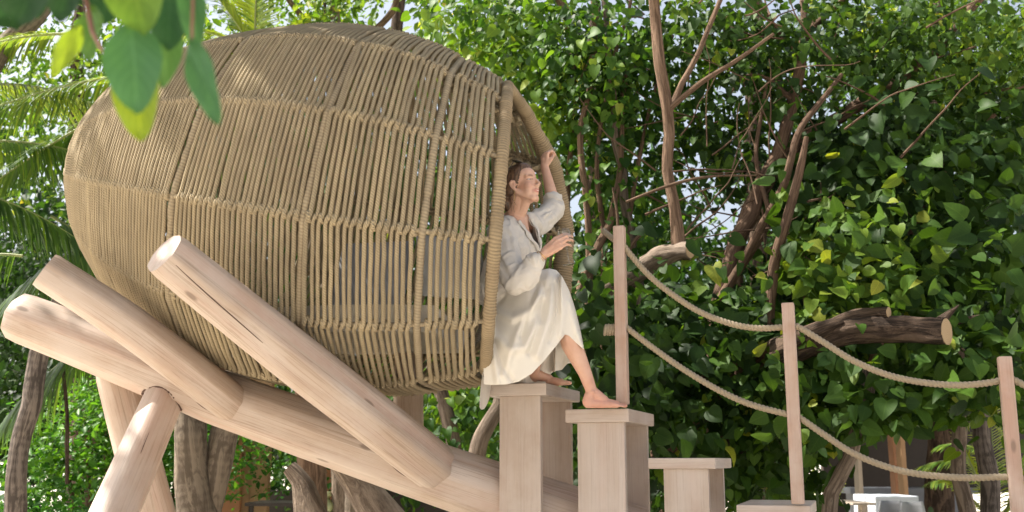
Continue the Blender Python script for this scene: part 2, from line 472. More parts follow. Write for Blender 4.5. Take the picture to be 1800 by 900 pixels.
# rope turns: one object for each turn, spaced evenly along the meridian
ts = np.linspace(.0015, .992, 2500)
rs = smooth_r(ts); ml = np.concatenate([[0], np.cumsum(np.hypot(np.diff(rs), np.diff(ts) * ALEN))])
SP = .0325
sp_ = [.012]
while sp_[-1] < ml[-1] - .03: sp_.append(sp_[-1] + np.interp(sp_[-1] / ml[-1], [0, .35, .6, 1], [.0195, .0215, .0255, .0290]))
NT = len(sp_) - 1
tc = np.interp(sp_, ml, ts)
for i in range(NT):
    t0, t1 = tc[i], tc[i + 1]
    tm = (t0 + t1) / 2
    if any(abs(tm - h) * ALEN < .021 for h in HOOPS) or tm > .985: continue
    acc = Acc(); rloc = smooth_r(tm); rope_r = .415 * (sp_[i + 1] - sp_[i]) * (1 + .05 * rng.standard_normal())
    if rloc < .12: continue
    P = []; dt = (t1 - t0)
    for k in range(12):
        tha, thb = RAILS[k], RAILS[(k + 1) % 12] if k < 11 else RAILS[0] - 2 * math.pi
        s0 = t0 + dt * (.18 + .12 * rng.random()); s1 = t1 - dt * (.18 + .12 * rng.random())
        if rng.random() < .07: s1 += dt * rng.uniform(-.55, .55)
        nseg = 5 if rloc > .5 else 3
        pa, pb = nest_pt(s0, tha, .006), nest_pt(s1, tha - R(30), .006)
        outw = math.cos(tha - R(15)) * NEAR + math.sin(tha - R(15)) * UPV
        for f in np.linspace(0.04, .96, nseg):
            p = pa * (1 - f) + pb * f + outw * (.013 * math.sin(math.pi * f)) + AX * rng.normal(0, .0012)
            P.append(p)
        # the loop over the rail: out, back and on to the next face
        out2 = math.cos(tha - R(30)) * NEAR + math.sin(tha - R(30)) * UPV
        pr = nest_pt(t0 * .5 + t1 * .5, tha - R(30), 0)
        P.append(pr + out2 * .014 + AX * .004)
    P = np.array(P)
    O = resample(np.vstack([P, P[:1]]), ds=.022)
    tube(acc, O, rope_r, 7, caps=False)
    # knots round the rails
    for k in range(12):
        pr = nest_pt(tm, RAILS[k], -.008)
        outw = math.cos(RAILS[k]) * NEAR + math.sin(RAILS[k]) * UPV
        tang = np.cross(AX, outw)
        q = np.linspace(-2.4, 2.4, 8)
        slant = .013 * (1 if (i + k) % 2 else -1)
        C = pr[None] + (.0095 + rope_r) * (np.cos(q)[:, None] * outw + np.sin(q)[:, None] * tang) + (q / 2.4 * slant)[:, None] * AX
        tube(acc, C, rope_r * .98, 6, caps=False)
    acc.obj("rope_turn", M_ROPE, nest)
# braid over the inside of the mouth, top and bottom of the far side
for kk in (0, 11, 10, 9, 8):
    P = np.array([nest_pt(t, RAILS[kk], -.06 - .03 * (t > .9)) for t in np.linspace(.80, .992, 14)])
    for ph in (0, math.pi):
        O = resample(P, ds=.01); L = np.arange(len(O)) * .01
        T, N, B = frames(O)
        C = O + (.02 * np.sin(L / .032 + ph))[:, None] * N + (.014 * np.cos(2 * L / .032 + ph))[:, None] * B
        a = Acc(); rope_tube(a, C, .020, .05, 9, .012); a.obj("braid", M_ROPE, nest)
# closing disc of ropes at the rear pole
a = Acc()
for q in np.linspace(0.2, 1.0, 6):
    rr0 = .13 * q
    C = np.array([NA + AXV * np.interp(rr0, _r, _t) + (math.cos(x) * NEAR + math.sin(x) * UPV) * rr0 for x in np.linspace(0, 2 * math.pi, 30, endpoint=False)])
    tube(a, C, .0125, 7, closed=True)
a.obj("end_knot", M_ROPE, nest)
# mattress inside
MZ = 2.36
mb = bmesh.new()
M_MAT = plain("cream_mattress_cloth", (.62, .58, .50), .9, .06, 30, .2)
pts = []
N1 = 40
V = []; Q = []
ring = []
for side in (0, 1):
    for j in range(N1):
        t = .18 + (.90 - .18) * j / (N1 - 1)
        c = NA + AXV * t
        dz = MZ - c[2]; r = smooth_r(t) * .88
        h = math.sqrt(max(.0026, r * r - dz * dz))
        y = NEAR * (h - .03) * (1 if side == 0 else -1)
        ring.append((t, side, h))
        V.append((c[0] + y[0], c[1] + y[1], MZ))
        V.append((c[0] + y[0] * .93, c[1] + y[1] * .93, MZ - .13))
V = np.array(V)
for j in range(N1 - 1):
    a0, a1 = 2 * j, 2 * (j + 1); b0, b1 = 2 * (N1 + j), 2 * (N1 + j + 1)
    Q += [(a0, a1, b1, b0), (a0 + 1, b0 + 1, b1 + 1, a1 + 1), (a0, a0 + 1, a1 + 1, a1), (b0, b1, b1 + 1, b0 + 1)]
e = 2 * (N1 - 1); Q += [(0, 2 * N1, 2 * N1 + 1, 1), (e, e + 1, 2 * N1 + e + 1, 2 * N1 + e)]
mt = world_obj("mattress", mesh_np("mattress", V, [Q], smooth=False), M_MAT, None)
tag(mt, "cream mattress lying inside the rope nest, seen between its ropes", "mattress")
def cushion(c, size, rot, col_mat, label):
    bm = bmesh.new(); bmesh.ops.create_grid(bm, x_segments=12, y_segments=12, size=1)
    V = np.array([tuple(v.co) for v in bm.verts]); Fq = np.array([[v.index for v in f.verts] for f in bm.faces]); bm.free()
    e = (1 - np.abs(V[:, 0]) ** 4) * (1 - np.abs(V[:, 1]) ** 4)
    top = V.copy(); top[:, 2] = .5 * np.sqrt(np.clip(e, 0, 1)); bot = V.copy(); bot[:, 2] = -.5 * np.sqrt(np.clip(e, 0, 1))
    A = np.vstack([top, bot]) * np.array(size); Fa = np.vstack([Fq, Fq[:, ::-1] + len(V)])
    Rm = np.array(Matrix.Rotation(rot[2], 3, 'Z') @ Matrix.Rotation(rot[1], 3, 'Y') @ Matrix.Rotation(rot[0], 3, 'X'))
    A = A @ Rm.T + np.array(c)
    return tag(world_obj("cushion", mesh_np("cushion", A, [Fa]), col_mat, None), label, "cushion")
M_CUSH = plain("white_cushion_cloth", (.42, .41, .38), .9, .05, 30, .2)
M_CUSHG = plain("grey_cushion_cloth", (.30, .31, .33), .9, .08, 30, .2)
cushion(at(795, 470, 5.55), (.19, .19, .10), (R(70), 0, R(25)), M_CUSH, "pale grey cushion inside the nest mouth, behind the seated woman")
cushion(at(655, 480, 5.6), (.21, .21, .10), (R(65), 0, R(-12)), M_CUSHG, "dark grey cushion inside the nest near its middle")

# ------------------------------------------------------------------ logs of the cradle
stand = thing("log_cradle", "cradle of pale limed logs carrying the rope nest on crossed legs", "stand", (-1.6, 5.75, 0))
M_JOINT = plain("dark_joint_resin", (.10, .055, .04), .8, .4, 60, .8)
def log(name, P, rad, mat=M_WOOD, parent=stand, m=45, hewn=.05, round0=0.0, round1=0.0, seed=0):
    P = [np.asarray(p) for p in P]
    O, rr = resample(P, n=60, rad=np.asarray(rad, float)) if len(P) > 2 else (np.linspace(P[0], P[-1], 60), np.linspace(rad[0], rad[-1], 60))
    rg = np.random.default_rng(seed)
    a = np.linspace(0, 2 * np.pi, m, endpoint=False)
    edges = np.sort((np.arange(9) + rg.uniform(-.28, .28, 9)) * 2 * np.pi / 9 + rg.random() * .7); base = np.ones(m)
    for e0, e1 in zip(edges, np.append(edges[1:], edges[0] + 2 * np.pi)):
        md_ = (e0 + e1) / 2; hf = (e1 - e0) / 2; dd_ = (a - md_ + np.pi) % (2 * np.pi) - np.pi; ins = np.abs(dd_) <= hf + .001
        base[ins] = (np.cos(hf) / np.cos(dd_[ins])) ** (12 * hewn) * (1 + .01 * rg.standard_normal())
    base = base / base.mean()
    prof = np.broadcast_to(base, (60, m)).copy()
    drift = np.cumsum(rg.standard_normal((60, 9)) * .0022, 0)[:, (np.arange(m) * 9 // m)]; prof = prof + drift
    L = np.concatenate([[0], np.cumsum(np.linalg.norm(np.diff(O, axis=0), axis=1))])
    k = np.ones(60)
    if round0 > 0: k = np.minimum(k, np.sqrt(np.clip(1 - (1 - np.clip(L / round0, 0, 1)) ** 2, 0.01, 1)))
    else: k = np.minimum(k, .955 + .045 * np.clip(L / .01, 0, 1))
    if round1 > 0: k = np.minimum(k, np.sqrt(np.clip(1 - (1 - np.clip((L[-1] - L) / round1, 0, 1)) ** 2, 0.01, 1)))
    acc = Acc(); vv = tube(acc, O, rr * k, m, prof=prof)
    # uv u in metres round the log
    for q in range(len(acc.uq)): acc.uq[q] = acc.uq[q] * np.array((2 * np.pi * float(np.mean(rr)), 1))
    return acc.obj(name, mat, parent)
# non uniform sampling near ends comes from many rings; main beam first
BEAM_L, BEAM_R = at(10, 548, 5.70), at(1120, 948, 6.02)
b_dir = (BEAM_R - BEAM_L) / np.linalg.norm(BEAM_R - BEAM_L)
log("main_beam", [BEAM_L, at(150, 603, 5.7), at(330, 677, 5.72), at(430, 716, 5.73), at(830, 855, 5.90), BEAM_R], [.132, .139, .142, .145, .165, .17], round0=.09, seed=3, hewn=.08)
log("rear_cradle_log", [at(78, 474, 5.02), at(225, 570, 5.20), at(372, 682, 5.52), at(440, 735, 5.86)], [.093, .101, .104, .104], seed=5, hewn=.05)
log("front_cradle_log", [at(288, 445, 4.50), at(520, 632, 5.04), at(725, 792, 5.60), at(776, 832, 5.98)], [.104, .124, .131, .131], seed=8, hewn=.07)
log("far_cradle_log", [at(718, 560, 6.45), at(716, 800, 6.0)], [.085, .09], seed=9)
# a long drying crack in the front log
def crack(pts, r):
    a = Acc(); O = resample([at(*p) for p in pts], ds=.01)
    rad = r * np.sin(np.linspace(.05, math.pi - .02, len(O))) ** .5 + .0004
    tube(a, O, rad, 6); return a.obj("drying_crack", M_JOINT, stand)
# crossed legs standing on the sand
def to_ground(p, q):
    k = (0 - p[2]) / (q[2] - p[2]); return p + (q - p) * k
p0, p1 = at(301, 668, 5.76), at(203, 895, 5.30)
log("leg", [p0 , to_ground(p0, p1)], [.108, .14], seed=11, hewn=.06)
p0, p1 = at(203, 650, 5.95), at(268, 900, 6.1)
log("leg", [p0, to_ground(p0, p1)], [.115, .135], seed=12, hewn=.06)
crack([(309, 466, 4.40), (330, 486, 4.43), (372, 524, 4.55), (420, 566, 4.68), (462, 603, 4.80)], .0030)
for pts_, r_ in (([(470, 733, 5.63), (540, 760, 5.645), (620, 790, 5.66)], .0016), ([(600, 695, 5.12), (640, 727, 5.22), (685, 762, 5.34)], .0010), ([(262, 760, 5.42), (246, 800, 5.36), (232, 838, 5.30)], .0016)):
    crack(pts_, r_)
# dark joint lines where the logs are scribed onto the main beam
BM_P, BM_R = resample([BEAM_L, at(150, 603, 5.7), at(330, 677, 5.72), at(430, 716, 5.73), at(830, 855, 5.90), BEAM_R], n=300, rad=np.array([.132, .139, .142, .145, .165, .17]))
def beam_gap(p):
    d = np.linalg.norm(BM_P - p, axis=1); k = int(np.argmin(d)); return d[k] - BM_R[k]
def seam(P0, P1, r0, r1, rr_, wob=.0):
    P0, P1 = np.asarray(P0, float), np.asarray(P1, float); ax = P1 - P0; L = np.linalg.norm(ax); ax /= L
    x = np.cross(ax, (0, 1, 0)); x /= np.linalg.norm(x); y = np.cross(ax, x)
    if y[1] > 0: y = -y
    pts = []
    for ph in np.linspace(-.3, math.pi + .3, 60):
        dirv = math.cos(ph) * x + math.sin(ph) * y
        lo = None
        for s in np.linspace(0, 1, 160):
            p = P0 + ax * L * s + dirv * (r0 + (r1 - r0) * s)
            if beam_gap(p) < .001: lo = p; break
        if lo is not None: pts.append(lo + dirv * .001)
    if len(pts) < 6: return
    pts = np.array(pts); pts = (np.roll(pts, 1, 0) + pts + np.roll(pts, -1, 0))[1:-1] / 3
    O = resample(pts, ds=.008)
    a = Acc(); tube(a, O, rr_ * (1 + wob * rng.standard_normal(len(O))).clip(.3), 6); a.obj("joint_line", M_JOINT, stand)
seam(at(690, 765, 5.50), at(776, 832, 5.98), .131, .131, .0024)
seam(at(330, 650, 5.42), at(440, 735, 5.86), .104, .104, .0024)
_q0 = at(301, 668, 5.76); _q1 = at(203, 895, 5.30); _q1 = to_ground(_q0, _q1)
seam(_q0 + (_q1 - _q0) * .3, _q0, .118, .110, .0046, .25)
# ------------------------------------------------------------------ stepping stairs
E1 = np.array((math.cos(R(18)), -math.sin(R(18)), 0)); E2 = np.array((math.sin(R(18)), math.cos(R(18)), 0)); E3 = np.array((0, 0, 1.0))
AXS = (tuple(E1), tuple(E2), tuple(E3))
noses = [((960, 673, 5.62), "topmost step block, with the woman's far foot on its tread", .345, .066, .073, .04),
         ((1105, 718, 5.52), "second step block from the nest, her near foot and the first rope post on it", .345, .070, .06, .03),
         ((1257, 805, 5.40), "third step block from the nest, free standing with an empty tread", .345, .055, .075, .04),
         ((1425, 889, 5.26), "lowest step block in view, with the middle rope post standing on it", .36, .06, .06, .03)]
steps = []
for (cpx, lab, run, thk, insl, insr) in noses:
    P = at(*cpx)
    root = thing("step_block", lab, "step", (P[0] - .16, P[1] + .33, 0), "step blocks climbing to the nest")
    W = .73
    c = P - E1 * run / 2 + E2 * W / 2 - E3 * thk / 2
    box_obj("tread", c, (run / 2, W / 2, thk / 2), M_WOOD2, root, AXS, .006)
    h = P[2] - thk; pl = run - insl - insr
    for nm, e2 in (("near_plank", .045), ("far_plank", W - .05)):
        cc = P - E1 * (insr + pl / 2) + E2 * e2; cc[2] = h / 2
        box_obj(nm, cc, (pl / 2, .022, h / 2), M_WOOD2, root, AXS, .003)
    settle(root); steps.append(P)
# posts
posts = []
for (ub, vb, D, vt, lab) in ((1095, 711, 5.56, 398, "tall square rope post on the second step, in front of the woman's toes"),
                             (1403, 886, 5.26, 533, "middle square rope post, standing on the lowest step in view"),
                             (1796, 966, 4.99, 627, "rightmost square rope post, its foot below the picture's lower edge")):
    B = at(ub, vb, D); k = at(ub - 8, vt, D); H = k[2] - B[2]
    base_z = B[2] if ub < 1700 else 0.0
    root = thing("rope_post", lab, "post", (B[0], B[1], base_z), "square posts carrying the rope railing")
    c = np.array((B[0], B[1], (k[2] + base_z) / 2))
    box_obj("post_shaft", c, (.031, .031, (k[2] - base_z) / 2), M_WOOD3, root, AXS, .008)
    settle(root); posts.append((B, k[2]))
# railing ropes
def rail_rope(pts, lab, r=.0165):
    O = [at(*p) for p in pts]
    a = Acc(); rope_tube(a, O, r, .062, 12, .0045)
    return tag(a.obj("railing_rope", M_HEMP), lab, "rope", "sagging hemp ropes strung between the posts")
rail_rope([(1060, 405, 5.75), (1078, 420, 5.66), (1095, 430, 5.56), (1103, 441, 5.55), (1140, 483, 5.52), (1180, 516, 5.48), (1230, 548, 5.43), (1285, 569, 5.38), (1335, 577, 5.32), (1393, 574, 5.26),
           (1407, 577, 5.25), (1450, 603, 5.22), (1500, 634, 5.18), (1560, 659, 5.14), (1620, 672, 5.1), (1680, 677, 5.06), (1730, 674, 5.02), (1772, 667, 4.99), (1785, 669, 4.98), (1850, 705, 4.93)],
          "upper railing rope sagging from post to post beside the stairs")
rail_rope([(1075, 580, 5.60), (1095, 570, 5.56), (1103, 577, 5.55), (1150, 613, 5.51), (1200, 648, 5.47), (1260, 684, 5.41), (1320, 711, 5.34), (1395, 731, 5.26),
           (1408, 736, 5.25), (1450, 765, 5.22), (1500, 797, 5.18), (1560, 821, 5.14), (1620, 834, 5.1), (1700, 840, 5.05), (1780, 839, 4.99), (1850, 852, 4.93)],
          "lower railing rope sagging below the upper one beside the stairs")
# frayed knot behind the first post
a = Acc()
C0 = at(1074, 580, 5.60)
for q in range(5):
    c = C0 + np.array((-.03 + .014 * q, 0, .002 * (q % 2)))
    C = np.array([c + np.array((.004 * math.sin(x), .024 * math.cos(x), .024 * math.sin(x))) for x in np.linspace(0, 2 * math.pi, 16, endpoint=False)])
    tube(a, C, .009, 7, closed=True)
tag(a.obj("rope_knot", M_HEMP), "thick rope knot behind the tall post where the lower railing rope ends", "knot")
settle(nest); settle(stand)
# ------------------------------------------------------------------ leaves
def heart():
    o = [(0, .06), (.20, -.06), (.43, .06), (.50, .30), (.42, .60), (.25, .83), (0, .99)]
    V = [(0, .06, 0), (0, .40, -.02), (0, .74, -.07), (0, 1.04, -.2)]
    L = [(-x, y, .13 * x * 2 * .8 - .16 * y * y) for x, y in o[1:6]]; Rr = [(x, y, .13 * x * 2 * .8 - .16 * y * y) for x, y in o[1:6]]
    V += Rr + L
    F = []
    for b, fl in ((4, 0), (9, 1)):
        t = [(0, b, 1), (b, b + 1, 1), (b + 1, b + 2, 1), (1, b + 2, b + 3), (1, b + 3, 2), (2, b + 3, b + 4), (2, b + 4, 3)]
        F += [tuple(reversed(x)) if fl else x for x in t]
    return np.array(V, float), np.array(F)
def oval():
    V, F = heart(); V = V.copy(); V[:, 0] *= .86; V[4, 1] = V[9, 1] = .04; V[5, 1] = V[10, 1] = .16; V[[4, 9], 0] *= .6
    V[:, 2] += -.10 * np.abs(V[:, 0]) ** 2 * 3 + .05 * np.sin(6 * V[:, 1]); return V, F
def small():
    V = [(0, 0, 0), (.30, .35, .06), (.24, .72, 0), (0, 1, -.12), (-.24, .72, 0), (-.30, .35, .06), (0, .5, -.03)]
    F = [(0, 1, 6), (1, 2, 6), (2, 3, 6), (3, 4, 6), (4, 5, 6), (5, 0, 6)]
    return np.array(V, float), np.array(F)
def blade():
    V = [(0, 0, 0), (.13, .4, .02), (0, 1, -.15), (-.13, .4, .02)]
    return np.array(V, float), np.array([(0, 1, 2), (0, 2, 3)])
HEART, SMALL, BLADE, OVAL = heart(), small(), blade(), oval()
def nrmz(v): return v / (np.linalg.norm(v, axis=-1, keepdims=True) + 1e-9)
def leaves_arrays(tm, pos, nrm, tip, size, tone):
    TV, TF = tm
    z = nrmz(nrm); y = nrmz(tip - z * np.sum(tip * z, 1, keepdims=True)); x = np.cross(y, z)
    s = size[:, None, None]; x = x * rng.uniform(.62, 1.08, (len(pos), 1)); z = z * rng.uniform(.3, 2.2, (len(pos), 1))
    V = pos[:, None, :] + s * (TV[None, :, 0:1] * x[:, None, :] + TV[None, :, 1:2] * y[:, None, :] + TV[None, :, 2:3] * z[:, None, :] * 1.3)
    k = len(TV)
    F = (TF[None] + (np.arange(len(pos)) * k)[:, None, None]).reshape(-1, TF.shape[1])
    return V.reshape(-1, 3), F, np.repeat(tone, k), np.tile(TV[TF.reshape(-1), :2], (len(pos), 1))
def cloud(specs, face=(-.1, -.55, .7), sub=9, sub_r=.16, hang=.75, gaps=()):
    """specs: (u, v, D, ru, rv, rd, n, size, tone). Leaves sit in small sprays through an ellipsoid volume."""
    P = []; Nn = []; T = []; Sz = []; To = []
    for (u, v, D, ru, rv, rd, n, size, tone) in specs:
        c = at(u, v, D); ax = np.array((px(ru, D), rd, px(rv, D)))
        m = max(1, int(n / sub))
        q = rng.standard_normal((m, 3)); q = nrmz(q) * rng.random((m, 1)) ** (1 / 2.6)
        cc = c + q * ax
        sp = np.repeat(cc, sub, 0)
        off = rng.standard_normal((m * sub, 3)) * sub_r * (size / .12) * np.array((1, 1, .8))
        p = sp + off
        tn = np.repeat(rng.normal(0, .10, m), sub) + rng.normal(tone, .09, m * sub)
        nn = np.array(face) + .68 * rng.standard_normal((m * sub, 3)) + .25 * np.repeat(q, sub, 0)
        tp = off / (np.linalg.norm(off, axis=1, keepdims=True) + .01) * .6 + np.array((0, -.1, -hang)) + .35 * rng.standard_normal((m * sub, 3))
        P.append(p); Nn.append(nn); T.append(tp); Sz.append(size * (.42 + .75 * rng.random(m * sub) ** 1.2)); To.append(tn)
    P, Nn, T, Sz, To = (np.concatenate(x) for x in (P, Nn, T, Sz, To))
    if gaps:
        # where the sky looks through: thin the crown there
        y = P[:, 1]; zc = P[:, 2] - EYE
        dep = y * _cp + zc * _sp; U = 900 + F_PX * P[:, 0] / dep; Vv = 450 - F_PX * (-y * _sp + zc * _cp) / dep
        keep = np.ones(len(P), bool)
        for (gu, gv, gr, gs, pr) in gaps:
            ins = ((U - gu) / gr) ** 2 + ((Vv - gv) / gs) ** 2 < 1
            keep &= ~(ins & (rng.random(len(P)) < pr))
        P, Nn, T, Sz, To = (x[keep] for x in (P, Nn, T, Sz, To))
    return P, Nn, T, Sz, np.clip(np.where(rng.random(len(To)) < .010, .93, To), 0, 1)
def crown(name, tm, cl, mat, parent, kind=None):
    V, F, tone, uv = leaves_arrays(tm, *cl)
    me = mesh_np(name, V, [F], uv=uv, tone=tone); me.materials.append(mat)
    o = link(bpy.data.objects.new(name, me), parent)
    if kind: o['kind'] = kind
    return o
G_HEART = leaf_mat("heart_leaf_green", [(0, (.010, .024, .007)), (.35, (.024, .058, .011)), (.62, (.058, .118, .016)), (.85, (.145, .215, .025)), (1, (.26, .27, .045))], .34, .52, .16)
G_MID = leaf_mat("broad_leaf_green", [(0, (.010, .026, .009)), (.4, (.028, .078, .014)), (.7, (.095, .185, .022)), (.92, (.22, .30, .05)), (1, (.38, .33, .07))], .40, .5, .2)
G_BUSH = leaf_mat("bush_leaf_green", [(0, (.008, .032, .008)), (.5, (.032, .12, .015)), (1, (.12, .26, .025))], .4, .45, .25)
G_PALM = leaf_mat("palm_leaflet_green", [(0, (.015, .042, .012)), (.5, (.05, .11, .02)), (1, (.19, .26, .035))], .4, .42, .3)
B_BROWN = bark_mat("brown_bark", (.09, .055, .035), (.23, .15, .10))
B_REDB = bark_mat("red_brown_bark", (.065, .038, .025), (.165, .105, .07), 1.3, 0, .5)
B_DARK = bark_mat("dark_furrowed_bark", (.018, .012, .009), (.12, .082, .058), 1.0, 0, 1.0)
B_GREY = bark_mat("grey_furrowed_bark", (.085, .062, .046), (.25, .195, .15), .8, 0, 1.0)
B_PALM = bark_mat("ringed_palm_bark", (.085, .066, .05), (.215, .175, .135), .8, 16, .6)
B_PALMD = bark_mat("dark_ringed_palm_bark", (.05, .04, .035), (.20, .165, .14), 1, 14, .7)
M_CUT = plain("pale_sawn_wood", (.50, .36, .21), .8, .25, 14, .4)

def limb(pts, rpx, mat, parent, name="branch", m=9, rough=.06, seed=0, n=None):
    """pts: (u, v, D); rpx: radius in photo pixels at each point"""
    P = np.array([at(*p) for p in pts]); rad = np.array([px(r, p[2]) for r, p in zip(rpx, pts)])
    L = np.sum(np.linalg.norm(np.diff(P, axis=0), axis=1))
    n = n or max(6, int(L / .05))
    if len(P) > 2: O, rr = resample(P, n=n, rad=rad)
    else: O, rr = np.linspace(P[0], P[1], n), np.linspace(rad[0], rad[1], n)
    rg = np.random.default_rng(abs(hash((round(pts[0][0]), round(pts[0][1])))) % 9999)
    kk = max(3, int(L / .25)); w_ = rg.standard_normal((kk, 3)); w_[0] = 0
    O = O + np.stack([np.interp(np.linspace(0, kk - 1, n), np.arange(kk), w_[:, q]) for q in range(3)], 1) * np.minimum(rr, .05)[:, None] * .35
    kn = max(3, int(L / .35)); K_ = rg.standard_normal((kn, m)); K_ = (K_ + np.roll(K_, 1, 1)) / 1.4
    prof = 1 + rough * np.stack([np.interp(np.linspace(0, kn - 1, n), np.arange(kn), K_[:, q]) for q in range(m)], 1) + rough * .15 * rg.standard_normal((n, m))
    a = Acc(); tube(a, O, rr, m, prof=prof)
    return a.obj(name, mat, parent)

# ---- heart leaved tree filling the right side
ht = thing("heart_leaf_tree", "large brown branched tree with heart shaped leaves behind the rope railing", "tree", tuple(at(1300, 700, 8.2) * np.array((1, 1, 0))), None)
gaps_r = [(1275, 395, 60, 42, .72), (1290, 170, 30, 32, .6), (1420, 130, 40, 30, .6), (1480, 190, 40, 30, .6), (1350, 20, 50, 25, .55), (1340, 250, 60, 40, .5), (1215, 300, 40, 50, .55), (1110, 240, 50, 60, .4), (1690, 825, 200, 85, .96), (1560, 830, 110, 70, .9)]
for pts, r in (
    ([(1250, 900, 8.4), (1262, 700, 8.35), (1262, 560, 8.3), (1285, 455, 8.3), (1335, 350, 8.4), (1395, 180, 8.6), (1412, 60, 8.7), (1420, -80, 8.9)], (24, 21, 16, 15, 13, 11, 9, 7)),
    ([(1285, 455, 8.3), (1340, 330, 8.6), (1440, 230, 8.8), (1560, 150, 8.9), (1640, 90, 8.9), (1710, 10, 9.0), (1770, -60, 9.0)], (14, 13, 12, 12, 11, 9, 7)),
    ([(1270, 520, 8.2), (1330, 420, 8.1), (1375, 330, 8.0), (1400, 240, 8.0), (1480, 130, 8.2)], (9, 8, 7, 6, 4)),
    ([(1352, 575, 7.8), (1356, 500, 7.8), (1384, 400, 7.7), (1405, 310, 7.7), (1418, 240, 7.7)], (9, 10, 9, 8, 5)),
    ([(1262, 530, 8.2), (1320, 440, 8.2), (1350, 380, 8.3), (1330, 280, 8.4), (1345, 150, 8.5)], (7, 6, 5, 4, 3)),
    ([(1600, 420, 8.8), (1660, 300, 8.9), (1720, 220, 9.0), (1830, 120, 9.0)], (9, 9, 8, 7)),
    ([(1560, 170, 8.9), (1700, 165, 9.0), (1800, 150, 9.0)], (7, 6, 5)),
    ([(1140, 680, 7.9), (1200, 668, 7.8), (1290, 640, 7.8), (1370, 600, 7.6)], (10, 10, 9, 9)),
    ([(1130, 820, 8.2), (1240, 720, 8.1), (1330, 640, 7.9), (1420, 600, 7.6)], (14, 13, 13, 14)),
    ([(1160, 930, 8.3), (1230, 840, 8.2), (1340, 790, 8.2), (1450, 770, 8.2)], (18, 13, 8, 4)),
    ([(1395, 180, 8.6), (1350, 140, 8.6), (1310, 135, 8.6), (1280, 170, 8.6)], (5, 4, 3, 2)),
    ([(1412, 60, 8.7), (1470, 10, 8.7), (1520, -60, 8.7)], (7, 5, 4)),
    ([(1410, 100, 8.6), (1370, 60, 8.6), (1340, 20, 8.5), (1300, -30, 8.5)], (6, 4, 4, 3))):
    limb(pts, r, B_REDB, ht)
# thick sawn branches
def sawn(pts, r, parent, mat):
    d = nrmz(np.array((.74, -.66, -.05)))
    e = at(*pts[-1]); P = [at(*p) for p in pts[:-1]] + [e - d * .09, e]; P[-3] = P[-3] * .6 + (e - d * .3) * .4
    rad = [px(q, p[2]) for q, p in zip(r, pts)]; rad = rad[:-1] + [rad[-1], rad[-1]]
    O, rr = resample(P, n=60, rad=np.array(rad)); m = 20; kk = 14
    K_ = rng.standard_normal((kk, m)); K_ = (K_ + np.roll(K_, 1, 1)) / 1.4
    prof = 1 + .06 * np.stack([np.interp(np.linspace(0, kk - 1, 60), np.arange(kk), K_[:, q]) for q in range(m)], 1) + .07 * rng.standard_normal((1, m)); prof[-4:] = prof[-4]
    a = Acc(); tube(a, O, rr, m, prof=prof); b = a.obj("sawn_branch", mat, parent)
    T, N, B = frames(O); d = T[-1]
    a = Acc(); tube(a, np.array([e - d * .002, e + d * .003]), [rad[-1] * .94] * 2, 24); a.obj("sawn_face", M_CUTR, b)
M_CUTR, _nt, _out = new_mat("sawn_end_rings"); _b = NB(_nt)
_uv = _b.n('ShaderNodeUVMap').outputs[0]; _vm = _b.n('ShaderNodeVectorMath', operation='DISTANCE'); _nt.links.new(_uv, _vm.inputs[0]); _vm.inputs[1].default_value = (.5, .5, 0)
_rg = _b.math('SINE', _b.math('ADD', _b.math('MULTIPLY', _vm.outputs['Value'], 90), _b.math('MULTIPLY', _b.noise(_b.coord(), 20), 8)))
_c = _b.mix(_b.math('MULTIPLY_ADD', _rg, .25, .3), (.46, .33, .19), (.30, .19, .10))
_b.pbsdf(_out, _c, .8)
sawn([(1370, 625, 7.5), (1430, 600, 7.3), (1500, 582, 7.15), (1580, 575, 7.0), (1664, 583, 6.85)], (30, 27, 25, 24, 25), ht, B_DARK)
sawn([(1395, 600, 7.3), (1450, 578, 7.15), (1510, 560, 7.1), (1562, 549, 7.0)], (15, 13, 12, 10), ht, B_DARK)
sawn([(1070, 510, 8.0), (1120, 478, 7.9), (1165, 455, 7.8), (1213, 440, 7.65)], (20, 19, 18, 15), ht, B_GREY)
limb([(1655, 565, 6.95), (1668, 550, 6.95), (1685, 536, 6.95)], (12, 6, 1), B_DARK, ht, "torn_stub")
limb([(1640, 575, 7.2), (1690, 562, 7.3), (1725, 558, 7.3)], (6, 5, 4), B_DARK, ht)
limb([(1193, 440, 7.75), (1186, 370, 7.75), (1175, 290, 7.75), (1170, 195, 7.75), (1158, 90, 7.8), (1148, -20, 7.8)], (14, 11, 10, 10, 11, 10), B_BROWN, ht, "upright_stem", 12)
limb([(1172, 195, 7.75), (1230, 150, 7.7), (1300, 105, 7.7), (1360, 60, 7.7)], (5, 5, 4, 3), B_BROWN, ht)
limb([(1175, 200, 7.8), (1205, 140, 7.9), (1235, 70, 7.9), (1275, -20, 8)], (6, 6, 5, 4), B_BROWN, ht)
limb([(1100, 355, 7.8), (1180, 325, 7.7), (1250, 310, 7.7), (1330, 308, 7.7)], (2.5, 3, 2.5, 1.5), B_BROWN, ht, "twig", 6)
limb([(1530, 640, 7.3), (1522, 700, 7.35), (1495, 780, 7.4), (1464, 890, 7.5), (1450, 950, 7.5)], (10, 13, 12, 13, 14), B_GREY, ht)
limb([(1545, 600, 7.2), (1535, 640, 7.3), (1528, 665, 7.3)], (9, 10, 11), B_REDB, ht)
specs = []
